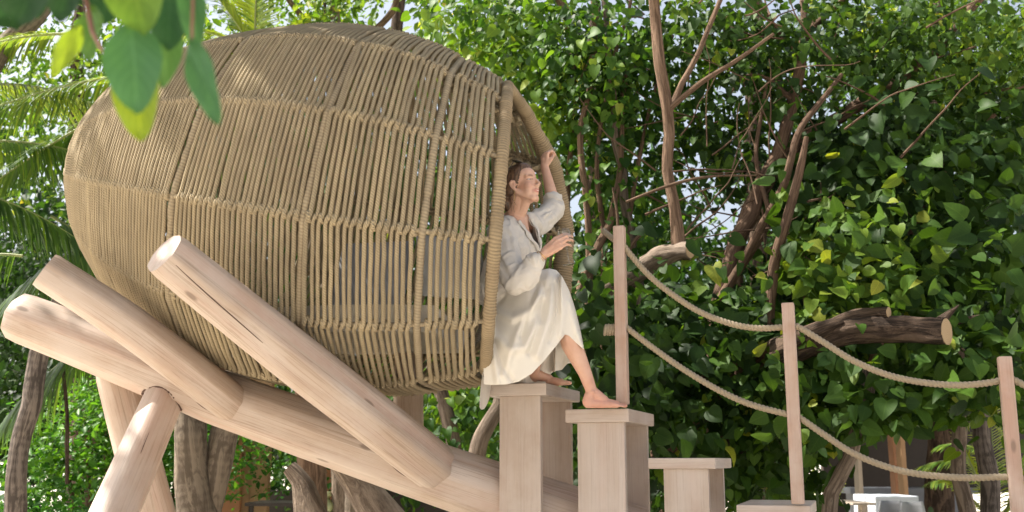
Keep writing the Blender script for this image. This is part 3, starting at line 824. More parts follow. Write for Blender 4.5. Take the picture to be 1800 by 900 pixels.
for (u, v, D, ru, rv, rd, n, s, t) in (
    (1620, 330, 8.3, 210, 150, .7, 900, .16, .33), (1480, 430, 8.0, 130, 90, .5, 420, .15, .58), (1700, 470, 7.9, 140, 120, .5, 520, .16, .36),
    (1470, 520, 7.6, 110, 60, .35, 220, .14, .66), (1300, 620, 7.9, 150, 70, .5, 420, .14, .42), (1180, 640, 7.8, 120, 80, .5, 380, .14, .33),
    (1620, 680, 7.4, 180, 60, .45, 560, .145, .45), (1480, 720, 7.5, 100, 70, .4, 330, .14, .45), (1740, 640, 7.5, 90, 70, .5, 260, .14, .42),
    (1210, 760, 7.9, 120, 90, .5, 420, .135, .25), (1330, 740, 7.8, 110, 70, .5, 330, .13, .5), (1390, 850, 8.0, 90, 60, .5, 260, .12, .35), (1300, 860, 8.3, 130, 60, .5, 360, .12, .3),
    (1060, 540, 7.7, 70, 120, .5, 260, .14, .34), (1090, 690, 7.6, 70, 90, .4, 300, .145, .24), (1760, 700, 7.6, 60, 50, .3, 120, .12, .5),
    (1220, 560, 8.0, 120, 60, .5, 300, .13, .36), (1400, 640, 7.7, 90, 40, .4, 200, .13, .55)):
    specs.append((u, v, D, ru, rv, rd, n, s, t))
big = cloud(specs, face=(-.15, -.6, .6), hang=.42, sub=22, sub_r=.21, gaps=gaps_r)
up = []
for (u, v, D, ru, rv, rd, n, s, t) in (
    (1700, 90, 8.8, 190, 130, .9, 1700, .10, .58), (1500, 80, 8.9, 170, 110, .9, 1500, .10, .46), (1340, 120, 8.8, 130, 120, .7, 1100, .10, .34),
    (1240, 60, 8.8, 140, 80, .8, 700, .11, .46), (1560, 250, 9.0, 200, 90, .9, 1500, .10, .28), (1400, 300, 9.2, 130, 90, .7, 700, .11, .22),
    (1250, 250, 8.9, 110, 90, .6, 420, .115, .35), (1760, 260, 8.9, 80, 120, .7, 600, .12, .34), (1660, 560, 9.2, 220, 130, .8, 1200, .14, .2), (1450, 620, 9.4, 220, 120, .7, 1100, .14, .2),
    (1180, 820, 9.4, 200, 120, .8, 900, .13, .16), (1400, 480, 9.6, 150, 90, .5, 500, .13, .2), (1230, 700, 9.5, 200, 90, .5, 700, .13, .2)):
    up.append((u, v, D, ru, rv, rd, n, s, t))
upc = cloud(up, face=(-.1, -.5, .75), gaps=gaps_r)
# the 300 leaves that show largest are parts of their own
vis = big[3] / big[0][:, 1] * np.where(big[0][:, 1] < 8.3, 1, .6)
order = np.argsort(-vis); sel = order[:300]; rest = order[300:]
def leaf_parts(cl, idx, tm, mat, parent, shades=6):
    vers = []
    for k in range(shades):
        tone = (k + .5) / shades
        me = mesh_np("leaf", tm[0] * np.array((1, 1, 1.3)), [tm[1]], uv=tm[0][tm[1].reshape(-1), :2], tone=np.full(len(tm[0]), tone)); me.materials.append(mat); vers.append(me)
    P, Nn, T, Sz, To = cl
    for i in idx:
        z = nrmz(Nn[i]); y = nrmz(T[i] - z * np.dot(T[i], z)); x = np.cross(y, z)
        o = bpy.data.objects.new("leaf", vers[min(shades - 1, int(To[i] * shades))])
        o.matrix_world = Matrix(((x[0], y[0], z[0], P[i][0]), (x[1], y[1], z[1], P[i][1]), (x[2], y[2], z[2], P[i][2]), (0, 0, 0, 1))) @ Matrix.Scale(float(Sz[i]), 4)
        M = o.matrix_world.copy()
        link(o, parent); o.matrix_parent_inverse = Matrix.Translation(-parent.location); o.matrix_basis = M
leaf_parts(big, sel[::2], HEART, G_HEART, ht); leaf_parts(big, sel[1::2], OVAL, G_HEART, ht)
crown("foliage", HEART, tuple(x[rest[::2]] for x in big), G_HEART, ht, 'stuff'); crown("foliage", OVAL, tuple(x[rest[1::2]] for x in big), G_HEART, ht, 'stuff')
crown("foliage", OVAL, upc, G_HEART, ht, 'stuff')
# fine twigs through the crown
a = Acc()
for k_ in range(70):
    u_, v_ = rng.uniform(1130, 1800), rng.uniform(-20, 560)
    if k_ < 40: u_, v_ = rng.uniform(1130, 1500), rng.uniform(0, 480)
    D_ = rng.uniform(7.7, 9.0); p_ = at(u_, v_, D_); d_ = nrmz(np.array((rng.normal(0, 1), rng.normal(0, .3), rng.normal(.5, .8)))); P = [p_]
    for q_ in range(6):
        d_ = nrmz(d_ + rng.normal(0, .16, 3)); p_ = p_ + d_ * rng.uniform(.08, .2); P.append(p_)
    tube(a, resample(P, n=18), np.linspace(rng.uniform(.005, .012), .003, 18), 5, caps=False)
a.obj("twigs", B_REDB, ht)['kind'] = 'stuff'
settle(ht)

# ---- shrubby tree with many thin stems between nest mouth and posts
st = thing("thin_stemmed_tree", "thicket tree of many thin brown stems just right of the nest mouth", "tree", tuple(at(1080, 700, 9.0) * np.array((1, 1, 0))))
for pts, r in (
    ([(1135, 900, 9.0), (1130, 700, 8.9), (1120, 520, 8.9), (1095, 330, 8.9), (1075, 150, 8.9), (1060, -40, 9)], (11, 10, 9, 8, 6, 5)),
    ([(1010, 560, 8.7), (1040, 460, 8.7), (1080, 360, 8.8), (1090, 250, 8.9), (1100, 80, 9)], (8, 8, 6, 5, 4)),
    ([(1030, 620, 8.8), (1035, 420, 8.8), (1020, 250, 8.8), (1045, 90, 8.9), (1040, -30, 9)], (7, 6, 6, 5, 4)),
    ([(1060, 640, 8.9), (1062, 430, 8.9), (1050, 270, 8.9), (1075, 120, 8.9), (1115, -20, 9)], (5, 5, 4, 4, 3)),
    ([(985, 520, 9.0), (1000, 300, 9.2), (1012, 150, 9.3), (1000, 40, 9.4), (960, -60, 9.4)], (5, 5, 5, 9, 12)),
    ([(1100, 420, 8.9), (1120, 300, 8.9), (1140, 200, 9), (1180, 60, 9)], (4, 4, 3, 3)),
    ([(1085, 500, 8.9), (1110, 430, 8.8), (1150, 390, 8.8)], (5, 4, 3)),
    ([(1078, 560, 8.7), (1085, 400, 8.6), (1078, 330, 8.6)], (3, 3, 2)),
    ([(945, 100, 9.3), (1000, 95, 9.2), (1080, 110, 9.1), (1150, 125, 9)], (2, 2.5, 2, 1.5)),
    ([(1020, 140, 9), (1060, 60, 9), (1120, 30, 9), (1160, 60, 9)], (2.5, 2.5, 2, 1.5)),
    ([(1300, 520, 9.5), (1310, 430, 9.5), (1350, 330, 9.5)], (6, 6, 5)),
    ([(760, 640, 9.0), (785, 720, 9.0), (805, 860, 9.0)], (11, 13, 14)),
    ([(880, 640, 8.3), (872, 700, 8.3), (845, 780, 8.2), (825, 930, 8.2)], (10, 12, 14, 17))):
    limb(pts, r, B_BROWN if r[0] < 10 else B_GREY, st, "stem", 8)
gaps_m = [(1010, 400, 22, 60, .7), (1005, 350, 20, 30, .8), (1040, 340, 30, 60, .35), (860, 130, 40, 40, .6), (700, 30, 40, 50, .85), (800, 60, 60, 40, .35)]
mid = cloud([(1040, 120, 9.0, 130, 130, .8, 1500, .10, .46), (930, 90, 9.6, 140, 100, .8, 1200, .11, .60), (1080, 330, 9.2, 110, 120, .6, 600, .10, .45),
             (820, 60, 10.0, 120, 90, .8, 700, .12, .68), (1060, 480, 9.3, 90, 110, .5, 500, .11, .36), (1130, 200, 9.3, 90, 120, .6, 500, .10, .4),
             (960, 230, 9.4, 70, 90, .5, 260, .11, .66), (820, 760, 9.5, 130, 100, .8, 700, .10, .42), (760, 690, 10, 120, 60, .6, 300, .1, .6)],
            face=(-.25, -.5, .7), gaps=gaps_m)
o_ = np.argsort(-mid[3] / mid[0][:, 1])
leaf_parts(mid, o_[:120], HEART, G_MID, st)
crown("foliage", HEART, tuple(x[o_[120:]] for x in mid), G_MID, st, 'stuff')
settle(st)

# ---- bright background trees over the nest
bt = thing("background_tree", "sunlit yellow green tree rising behind the top of the nest", "tree", tuple(at(595, 700, 12) * np.array((1, 1, 0))))
limb([(600, 930, 12), (596, 500, 12), (594, 120, 12), (592, 20, 12), (610, -60, 12)], (16, 13, 11, 10, 8), B_GREY, bt, "trunk", 10)
limb([(560, 120, 12), (572, 60, 12), (572, 30, 12), (568, -20, 12)], (3, 3, 3, 3), B_DARK, bt)
limb([(594, 90, 12), (520, 20, 12), (480, -60, 12)], (7, 5, 4), B_BROWN, bt)
limb([(596, 100, 12), (690, 20, 12.2), (700, -60, 12.3)], (7, 6, 5), B_BROWN, bt)
gaps_b = [(700, 30, 36, 45, .97), (655, 40, 40, 40, .75), (760, 40, 40, 30, .5), (800, 20, 40, 40, .6), (590, 60, 60, 30, .4), (860, 150, 60, 40, .6), (500, 20, 30, 30, .3), (230, 100, 40, 40, .7)]
bc = cloud([(560, 20, 12.2, 190, 70, 1.0, 1500, .13, .68), (760, 40, 12.5, 180, 100, 1.0, 1400, .14, .70), (330, 90, 12.5, 130, 110, 1.0, 1100, .13, .62), (900, 140, 12, 120, 120, 1, 700, .13, .66)],
           face=(-.3, -.3, .8), gaps=gaps_b)
crown("foliage", SMALL, bc, G_MID, bt, 'stuff'); settle(bt)

# ---- dense far trees closing the view
def far_tree(label, trunk, specs, mat, tm=SMALL, gaps=(), bark=B_DARK):
    root = thing("far_tree", label, "tree", tuple(at(trunk[0], 700, trunk[1]) * np.array((1, 1, 0))), None)
    limb([(trunk[0], 960, trunk[1]), (trunk[0] + 8, 600, trunk[1]), (trunk[0] - 6, 250, trunk[1]), (trunk[0], 0, trunk[1])], (26, 20, 16, 10), bark, root, "trunk", 8)
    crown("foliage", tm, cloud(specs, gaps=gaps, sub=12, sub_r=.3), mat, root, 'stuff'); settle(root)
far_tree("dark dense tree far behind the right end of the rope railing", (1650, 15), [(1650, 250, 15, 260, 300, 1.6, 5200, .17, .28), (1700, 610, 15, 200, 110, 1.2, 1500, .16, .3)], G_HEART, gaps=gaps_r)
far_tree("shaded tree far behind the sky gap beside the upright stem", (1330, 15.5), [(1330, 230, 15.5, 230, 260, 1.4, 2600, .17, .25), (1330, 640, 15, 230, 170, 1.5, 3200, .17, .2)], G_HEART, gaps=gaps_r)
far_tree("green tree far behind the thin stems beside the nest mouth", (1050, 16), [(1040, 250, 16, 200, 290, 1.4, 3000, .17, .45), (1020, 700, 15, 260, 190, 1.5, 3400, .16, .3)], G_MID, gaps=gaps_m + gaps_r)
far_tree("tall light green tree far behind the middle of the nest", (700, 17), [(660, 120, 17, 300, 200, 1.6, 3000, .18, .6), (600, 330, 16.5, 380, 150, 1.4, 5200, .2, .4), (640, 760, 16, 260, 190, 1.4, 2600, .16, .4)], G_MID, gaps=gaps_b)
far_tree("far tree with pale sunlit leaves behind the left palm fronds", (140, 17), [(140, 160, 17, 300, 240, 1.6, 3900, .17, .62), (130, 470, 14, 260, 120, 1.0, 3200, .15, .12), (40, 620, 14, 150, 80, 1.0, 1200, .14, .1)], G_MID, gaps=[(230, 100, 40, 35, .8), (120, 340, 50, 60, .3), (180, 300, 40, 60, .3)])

# ---- the far wood: one mass nobody could count
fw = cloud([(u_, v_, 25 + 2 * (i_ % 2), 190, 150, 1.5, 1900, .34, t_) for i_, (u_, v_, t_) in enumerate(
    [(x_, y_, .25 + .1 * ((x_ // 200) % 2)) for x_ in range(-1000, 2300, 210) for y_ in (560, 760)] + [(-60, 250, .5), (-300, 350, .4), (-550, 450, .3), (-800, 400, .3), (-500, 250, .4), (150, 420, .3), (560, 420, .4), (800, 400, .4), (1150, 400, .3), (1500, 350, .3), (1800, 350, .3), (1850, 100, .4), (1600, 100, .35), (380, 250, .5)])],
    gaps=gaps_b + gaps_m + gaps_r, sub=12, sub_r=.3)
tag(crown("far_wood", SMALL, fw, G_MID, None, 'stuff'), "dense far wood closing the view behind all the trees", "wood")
# ---- bush low on the left
lb = thing("leafy_bush", "bright green leafy bush low on the left behind the crossed log legs", "bush", tuple(at(190, 700, 12) * np.array((1, 1, 0))))
for k in range(7):
    limb([(150 + 18 * k, 1120, 12), (130 + 28 * k, 900, 12), (110 + 38 * k, 740 - 20 * (k % 3), 12)], (5, 4, 2), B_BROWN, lb, "stem", 6)
crown("foliage", SMALL, cloud([(180, 770, 12, 150, 110, .9, 3000, .11, .70), (330, 790, 12.3, 130, 110, .8, 1900, .11, .6), (90, 860, 12.2, 140, 80, .8, 1500, .10, .45), (180, 920, 11.6, 200, 60, .7, 1600, .10, .35), (520, 790, 13.5, 140, 90, .7, 1100, .10, .5)],
      face=(-.2, -.3, .9), sub=10, sub_r=.10, hang=-.3), G_BUSH, lb, 'stuff'); settle(lb)

# ---- palms
def frond(parent, base, d, length, droop, leaf_len, n=62, mat=G_PALM, tone=.5, up=(0, 0, 1), sag=.5, name="frond"):
    base = np.asarray(base, float); d = nrmz(np.asarray(d, float)); s = np.linspace(0, 1, 16)[:, None]
    P = base + d * length * s + np.array((0, 0, -1.0)) * droop * length * s ** 2
    a = Acc(); tube(a, P, np.linspace(.016, .003, 16), 6)
    o = a.obj(name, M_RACHIS, parent)
    T = np.gradient(P, axis=0); T = nrmz(T); up = np.asarray(up, float)
    V = []; F = []; tn = []; c = 0
    for side in (-1, 1):
        for q in np.linspace(.08, 1, n):
            i = q * 15; i0 = int(min(i, 14)); f = i - i0
            p = P[i0] * (1 - f) + P[i0 + 1] * f; t = T[i0]
            sd = nrmz(np.cross(t, up)) * side; dd = nrmz(sd * .8 + t * (.55 + .3 * q) + rng.normal(0, .06, 3))
            L = leaf_len * .8 * (math.sin(math.pi * (.12 + .80 * q)) ** .6) * rng.uniform(.85, 1.1)
            wd = .013 * rng.uniform(.8, 1.2); wv = nrmz(np.cross(dd, up) + t * .5) * wd
            for (k, ww) in ((0, .6), (.35, 1), (.7, .75), (1, .08)):
                cpt = p + dd * L * k + np.array((0, 0, -1)) * sag * L * k * k
                V += [cpt - wv * ww, cpt + wv * ww]
            for k in range(3): F.append((c + 2 * k, c + 2 * k + 1, c + 2 * k + 3, c + 2 * k + 2))
            tn += [np.clip(tone + rng.normal(0, .12), 0, 1)] * 8; c += 8
    me = mesh_np("leaflets", np.array(V), [np.array(F)], tone=np.array(tn)); me.materials.append(mat)
    link(bpy.data.objects.new("leaflets", me), o)
    return o
M_RACHIS = plain("pale_green_frond_rib", (.22, .25, .08), .5, .15, 30, .1)
lp = thing("coconut_palm", "coconut palm on the far left, its fronds hanging beside the nest", "palm", tuple(at(-150, 700, 9.6) * np.array((1, 1, 0))))
limb([(-150, 1200, 9.6), (-130, 700, 9.6), (-60, 200, 9.7), (60, 30, 9.8), (110, -60, 9.8)], (30, 24, 20, 18, 16), B_PALM, lp, "trunk", 12)
for (u, v, D, dirr, ln, dr, ll, tn, sg) in (
    (240, 130, 9.5, (-1, .0, -.10), 1.9, .22, .55, .62, .6), (215, 185, 9.2, (-.9, -.05, -.5), 1.5, .15, .5, .45, .3), (120, 60, 9.6, (-.9, -.1, .0), 1.5, .4, .55, .7, .5),
    (-60, 250, 9.2, (1, .0, .10), 1.35, .25, .5, .4, 1.1), (-80, 330, 9.0, (1, .1, -.15), 1.3, .3, .45, .25, 1.1), (210, 400, 9.4, (-.8, 0, -.3), 1.2, .35, .45, .2, .9),
    (90, 380, 9.5, (.8, .1, -.45), 1.2, .2, .45, .22, .9), (60, 560, 9.8, (.8, 0, -.25), 1.1, .3, .45, .25, 1.0), (180, 590, 9.9, (-.6, 0, -.3), 1.0, .4, .45, .3, 1.2), (-40, 150, 9.8, (.9, 0, .1), 1.3, .3, .5, .75, .7), (40, 450, 10, (-.7, 0, .1), 1.0, .3, .5, .3, .9)):
    frond(lp, at(u, v, D), dirr, ln, dr, ll, tone=tn, sag=sg)
settle(lp)
tp = thing("coconut_palm", "palm crown with a pale upright frond just above the nest's top left", "palm", tuple(at(440, 700, 11.5) * np.array((1, 1, 0))))
limb([(640, 1100, 11.6), (600, 600, 11.6), (480, 200, 11.6), (445, 95, 11.5)], (20, 17, 14, 12), B_PALM, tp, "trunk", 10)
for (dirr, ln, dr, ll, tn) in (((.03, -.2, 1), 1.2, .02, .55, .85), ((-.8, 0, .5), 1.3, .3, .5, .8), ((.85, 0, .45), 1.2, .35, .5, .75), ((.4, .5, .8), 1.2, .2, .5, .8), ((-.45, -.3, .8), 1.1, .2, .5, .75)):
    frond(tp, at(447, 92, 11.4), dirr, ln, dr, ll, tone=tn, sag=.25, up=(0, -1, .1) if abs(dirr[0]) < .1 else (0, 0, 1))
settle(tp)
def young_palm(label, u, v, D, fr, tone):
    root = thing("young_palm", label, "palm", tuple(at(u, v, D) * np.array((1, 1, 0))))
    c = at(u, v, D); c[2] = max(c[2], .3)
    a = Acc(); tube(a, np.array([(c[0], c[1], 0), (c[0], c[1], c[2] * .6), tuple(c)]), [.07, .06, .04], 9); a.obj("trunk", B_PALM, root)
    for (dx, dz, ln, dr, ll) in fr:
        frond(root, c, (dx, rng.uniform(-.3, .3), dz), ln, dr, ll, tone=tone, sag=.35, n=40)
    settle(root)
young_palm("young palm with arching fronds low on the right behind the grey trunks", 1790, 850, 11.5, [(-1, .75, 1.25, .45, .42), (-.9, 1.3, 1.3, .5, .42), (.3, 1.2, 1.2, .3, .4), (.9, .9, 1.2, .4, .4), (-.2, 1.5, 1.2, .3, .4), (-1, .35, 1.1, .3, .4)], .55)
young_palm("sunlit yellow green palm behind the rightmost rope post", 1755, 930, 9.2, [(-.25, 1, 1.1, .1, .34), (.15, 1, 1.3, .1, .36), (.5, 1, 1.2, .2, .36), (-.6, 1, .9, .3, .3)], .95)
young_palm("palm with slender bright blades between the two lowest stairs", 1430, 1010, 10.0, [(-.2, 1, 1.0, .1, .2), (.3, 1, 1.1, .15, .2), (.05, 1, 1.1, .05, .2)], .8)

def trunk_thing(name, label, cat, pts, r, mat, ring=None):
    P = [at(*p) for p in pts]
    root = thing(name, label, cat, (P[-1][0], P[-1][1], 0))
    # continue to the ground
    e = P[-1]; prev = P[-2]
    limb(pts, r, mat, root, "trunk", 14, .05)
    a = Acc(); tube(a, np.array([e + (prev - e) * .02, (e[0], e[1], max(.0, e[2] * .5)), (e[0], e[1], -.05)]), [px(r[-1], pts[-1][2])] * 3, 12); a.obj("trunk_foot", mat, root)
    settle(root); return root
trunk_thing("palm_tree", "dark leaning palm trunk at the far left edge, below the log ends", "tree", [(110, 520, 9), (78, 600, 9), (52, 690, 9), (32, 800, 9), (28, 910, 9)], (14, 16, 17, 17, 20), B_PALMD)
trunk_thing("bare_tree", "thick grey brown trunk just right of the crossed log legs", "tree", [(300, 560, 8.6), (330, 700, 8.6), (338, 800, 8.6), (345, 910, 8.6)], (26, 28, 27, 34), B_PALM)
trunk_thing("bare_tree", "ringed trunk leaning right beside the thick grey one under the beam", "tree", [(430, 600, 8.7), (398, 740, 8.7), (378, 830, 8.7), (362, 910, 8.7)], (22, 23, 24, 24), B_PALM)
trunk_thing("tree_stump", "gnarled sawn trunk under the main beam, with a pale cut top", "stump", [(508, 822, 8.2), (530, 850, 8.2), (548, 900, 8.2)], (13, 17, 30), B_GREY)
trunk_thing("bare_tree", "brown trunk standing behind the gnarled sawn one under the beam", "tree", [(545, 600, 8.9), (548, 800, 8.9), (552, 910, 8.9)], (24, 25, 27), B_BROWN)
trunk_thing("bare_tree", "coarse barked trunk leaning left under the middle of the main beam", "tree", [(590, 790, 8), (635, 850, 8), (690, 930, 8)], (24, 28, 38), B_GREY)
trunk_thing("bare_tree", "pale grey trunk behind the rightmost post, bound with a white cord", "tree", [(1680, 600, 8.8), (1686, 700, 8.8), (1690, 800, 8.8), (1700, 910, 8.8)], (12, 13, 13, 14), B_GREY)
trunk_thing("palm_tree", "dark ringed palm trunk between the pale grey one and the rightmost post", "tree", [(1712, 640, 8.9), (1722, 720, 8.9), (1732, 820, 8.9), (1738, 910, 8.9)], (13, 14, 16, 16), B_PALMD)
# ---- hanging vine stem at the left
limb_r = thing("hanging_vine", "thin dark vine stem hanging before the bright bush at the left", "vine", tuple(at(112, 640, 10)))
limb([(105, 600, 10), (116, 700, 10), (120, 780, 10), (118, 850, 10)], (3, 3, 3.5, 3), B_DARK, limb_r, "stem", 6); settle(limb_r)

# ---- tree whose crown shades the nest; its lowest twigs hang into the view
sh = thing("shade_tree", "tree overhead whose nearest blurred leaves hang in at the top left", "tree", (-3.4, 1.6, 0))
a = Acc(); P = np.array([(-3.4, 1.6, -.1), (-3.5, 1.9, 2.5), (-3.6, 2.6, 5.2), (-3.8, 4.5, 7.2)]); O, rr_ = resample(P, n=50, rad=np.array((.26, .2, .16, .1)))
tube(a, O, rr_, 12); a.obj("trunk", B_GREY, sh)
for e in ((-6, 6, 7.4), (-3, 7, 7.6), (-1.2, 5.6, 7.0), (-5.8, 3.4, 7.3), (-2, 3, 6.6)):
    a = Acc(); O = resample([(-3.6, 2.6, 5.2), ((-3.6 + e[0]) / 2, (2.6 + e[1]) / 2, 6.9), e], n=20); tube(a, O, np.linspace(.1, .03, 20), 8); a.obj("branch", B_GREY, sh)
def vol(c, ax, n, size, tone, sub=12):
    m = n // sub; q = rng.standard_normal((m, 3)); q = nrmz(q) * rng.random((m, 1)) ** (1 / 3)
    p = np.repeat(np.array(c) + q * np.array(ax), sub, 0) + rng.standard_normal((m * sub, 3)) * .22
    k = m * sub
    return p, np.array((0, -.1, 1)) + .55 * rng.standard_normal((k, 3)), rng.standard_normal((k, 3)) + np.array((0, 0, -.5)), size * rng.uniform(.7, 1.2, k), np.clip(rng.normal(tone, .12, k), 0, 1)
cl = [vol(*q) for q in SHADE_BLOBS] if 'SHADE_BLOBS' in globals() else [vol((-4.6, 6.0, 7.3), (2.6, 2.6, 1.1), 3300, .17, .45), vol((-2.0, 5.4, 7.0), (2.2, 2.4, .9), 3500, .17, .45), vol((-3.2, 3.0, 7.2), (2.8, 1.6, .8), 2600, .17, .45)]
P_ = [np.concatenate(x) for x in zip(*cl)]
# nothing of the crown inside the camera's view
ok = P_[0][:, 2] > EYE + .47 * P_[0][:, 1] + .25
crown("foliage", SMALL, tuple(x[ok] for x in P_), G_MID, sh, 'stuff')
# near leaves, hanging from a twig of the shade tree a good metre from the lens
def near_leaf(name_tone, base, tip, width, face=(0, -1, .1), curl=.12):
    """broad oval leaf between two (u, v, D) points"""
    b0, t0 = at(*base), at(*tip); y = t0 - b0; L = np.linalg.norm(y); y /= L
    z = np.array(face, float); z = z - y * np.dot(z, y); z = nrmz(z); x = np.cross(y, z)
    W = px(width, base[2])
    V = []; Q = []; n = 12
    for i in range(n + 1):
        s = i / n; w_ = W / 2 * (math.sin(math.pi * min(1, s * .98 + .01)) ** .62) * (1.05 - .25 * s) * 1.02
        for k in (-1, -.5, 0, .5, 1):
            V.append(b0 + y * L * s + x * w_ * k + z * (abs(k) * .10 * W - curl * L * s * s + .004 * math.sin(9 * s + 4 * k)))
    for i in range(n):
        for k in range(4): q = i * 5 + k; Q.append((q, q + 1, q + 6, q + 5))
    _uv = np.array([((q % 5 - 2) / 4, q // 5 / n) for f in Q for q in f]); me = mesh_np("leaf", np.array(V), [np.array(Q)], uv=_uv, tone=np.full(len(V), name_tone)); me.materials.append(G_NEAR)
    link(bpy.data.objects.new("leaf", me), sh)
G_NEAR = leaf_mat("near_leaf_green", [(0, (.012, .035, .012)), (.3, (.03, .09, .045)), (.55, (.06, .16, .085)), (.8, (.12, .22, .035)), (1, (.19, .27, .03))], .46, .45, .3)
D1 = 1.25
for (tn, b0, t0, wd, fc) in (
    (.55, (232, 40, D1), (238, 192, D1 - .02), 112, (.1, -1, .2)), (1.0, (238, 95, D1 + .06), (243, 242, D1 + .05), 92, (0, -1, .0)),
    (.50, (338, 70, D1 + .02), (374, 212, D1), 60, (-.3, -1, .1)), (.52, (330, -60, D1 + .03), (345, 84, D1 + .03), 56, (.3, -1, 0)),
    (.80, (225, -75, D1 - .02), (250, 52, D1 - .04), 120, (0, -1, .4)), (.30, (300, -30, D1 + .1), (295, 84, D1 + .1), 84, (.3, -1, .2)),
    (.97, (142, 45, D1 + .12), (92, 130, D1 + .12), 44, (.5, -1, .1)), (.66, (165, 10, D1 + .15), (150, 104, D1 + .15), 64, (-.3, -1, .1)),
    (.10, (60, -60, D1), (30, 42, D1), 120, (0, -1, .3)), (.12, (130, -80, D1 + .1), (100, 34, D1 + .1), 90, (0, -1, .3)), (.15, (-30, -40, D1 + .1), (20, 30, D1 + .1), 80, (0, -1, .3)),
    (.08, (-40, -30, D1 + .3), (30, 46, D1 + .3), 90, (.2, -1, .3)), (.12, (170, -90, D1 + .3), (100, 26, D1 + .3), 100, (-.2, -1, .2)), (.1, (80, -100, D1 + .25), (150, 4, D1 + .25), 100, (.1, -1, .3)), (.14, (20, -120, D1 + .2), (64, 24, D1 + .2), 110, (.2, -1, .1)),
    (.62, (300, 20, D1 + .14), (288, 150, D1 + .14), 60, (.6, -1, 0)), (.25, (190, -40, D1 + .2), (180, 40, D1 + .2), 80, (.2, -1, 0))):
    near_leaf(tn, b0, t0, wd, fc)
M_TWIG = plain("reddish_twig_bark", (.20, .09, .06), .7, .2, 60, .2)
Ptw = [np.array((-3.6, 2.6, 5.2)), np.array((-1.6, 1.9, 3.4)), at(150, -150, 1.4), at(146, 0, 1.38), at(160, 50, 1.38), at(186, 102, 1.36)]
a = Acc(); O, rr_ = resample(Ptw, n=80, rad=np.array((.05, .02, .006, .0045, .0035, .002))); tube(a, O, rr_, 8); a.obj("twig", M_TWIG, sh)
for pts in ([at(150, -150, 1.4), at(240, -110, 1.3), at(330, -62, 1.28), at(338, 70, 1.27)], [at(240, -110, 1.3), at(236, -20, 1.27), at(233, 42, 1.25)], [at(330, -62, 1.28), at(300, -40, 1.33)], [at(233, 42, 1.25), at(238, 96, 1.3)]):
    a = Acc(); tube(a, resample(pts, n=24), .0022, 6); a.obj("twig", M_TWIG, sh)
settle(sh)

# ------------------------------------------------------------------ pavilions behind
M_DARK = plain("dark_stained_timber", (.035, .025, .02), .6, .3, 10, .2)
M_ORNG = plain("warm_oiled_timber", (.30, .13, .055), .5, .25, 8, .2)
M_TAN = plain("tan_timber_post", (.34, .20, .10), .6, .2, 8, .2)
M_GREYW = plain("grey_counter_top", (.22, .24, .28), .5, .1, 5, .1)
M_WHITE = plain("white_table_linen", (.50, .54, .60), .85, .04, 12, .15)
M_BEIGE = plain("beige_table_top", (.42, .35, .28), .5, .1, 9, .1)
def span(u0, v0, u1, v1, D):
    a0, a1 = at(u0, v0, D), at(u1, v1, D); return (a0 + a1) / 2, abs(a1 - a0) / 2
def pan_box(name, u0, v0, u1, v1, D, dep, mat, parent=None, bev=.004, to_ground_=False):
    c, h = span(u0, v0, u1, v1, D)
    if to_ground_:
        top = c[2] + h[2]; c[2] = top / 2; h[2] = top / 2
    c[1] += dep / 2
    return box_obj(name, c, (h[0], dep / 2, h[2]), mat, parent, bev=bev)
pv = thing("pavilion", "dark timber pavilion with oiled posts under the left half of the main beam", "pavilion", tuple(at(480, 800, 14) * np.array((1, 1, 0))))
pan_box("back_wall", 350, 862, 900, 905, 15.5, .1, M_DARK, pv, to_ground_=True)
pan_box("post", 388, 560, 420, 905, 13.5, .25, M_ORNG, pv, to_ground_=True)
pan_box("post", 452, 560, 468, 905, 13.6, .16, M_TAN, pv, to_ground_=True)
pan_box("window_frame", 432, 560, 438, 905, 13.6, .08, M_TAN, pv, to_ground_=True)
pan_box("post", 570, 560, 602, 880, 13.8, .2, M_ORNG, pv, to_ground_=True)
pan_box("roof_beam", 340, 560, 900, 590, 13.9, .25, M_DARK, pv)
settle(pv)
tb = thing("dining_table", "dark dining table low in the pavilion under the main beam", "table", tuple(at(480, 880, 12.6) * np.array((1, 1, 0))))
pan_box("table_top", 430, 884, 545, 890, 12.4, .8, M_DARK, tb)
for u in (438, 536):
    pan_box("leg", u, 890, u + 6, 900, 12.5, .06, M_DARK, tb, to_ground_=True)
settle(tb)
def lathe(name, prof, c, mat, parent=None, m=20):
    prof = np.array(prof); a_ = np.linspace(0, 2 * np.pi, m, endpoint=False)
    V = np.stack([prof[:, 0:1] * np.cos(a_), prof[:, 0:1] * np.sin(a_), np.repeat(prof[:, 1:2], m, 1)], 2).reshape(-1, 3) + np.asarray(c)
    n = len(prof); i = np.repeat(np.arange(n - 1), m); j = np.tile(np.arange(m), n - 1); j2 = (j + 1) % m
    a = Acc(); a.quads(V, np.stack([i * m + j, i * m + j2, (i + 1) * m + j2, (i + 1) * m + j], 1)); return a.obj(name, mat, parent)
M_JAR = plain("pale_green_glaze", (.36, .40, .20), .35, .15, 12, .1)
c = at(564, 905, 12.0)
tag(lathe("jar", [(0, 0), (.11, 0), (.15, .06), (.15, .12), (.10, .17), (.09, .19), (.12, .21), (.12, .25), (0, .26)], c, M_JAR), "pale green glazed jar beneath the beam beside the gnarled trunk", "jar")
tag(pan_box("side_table", 535, 905, 600, 915, 11.9, .5, M_DARK, to_ground_=True), "dark low table carrying the pale green jar", "table")

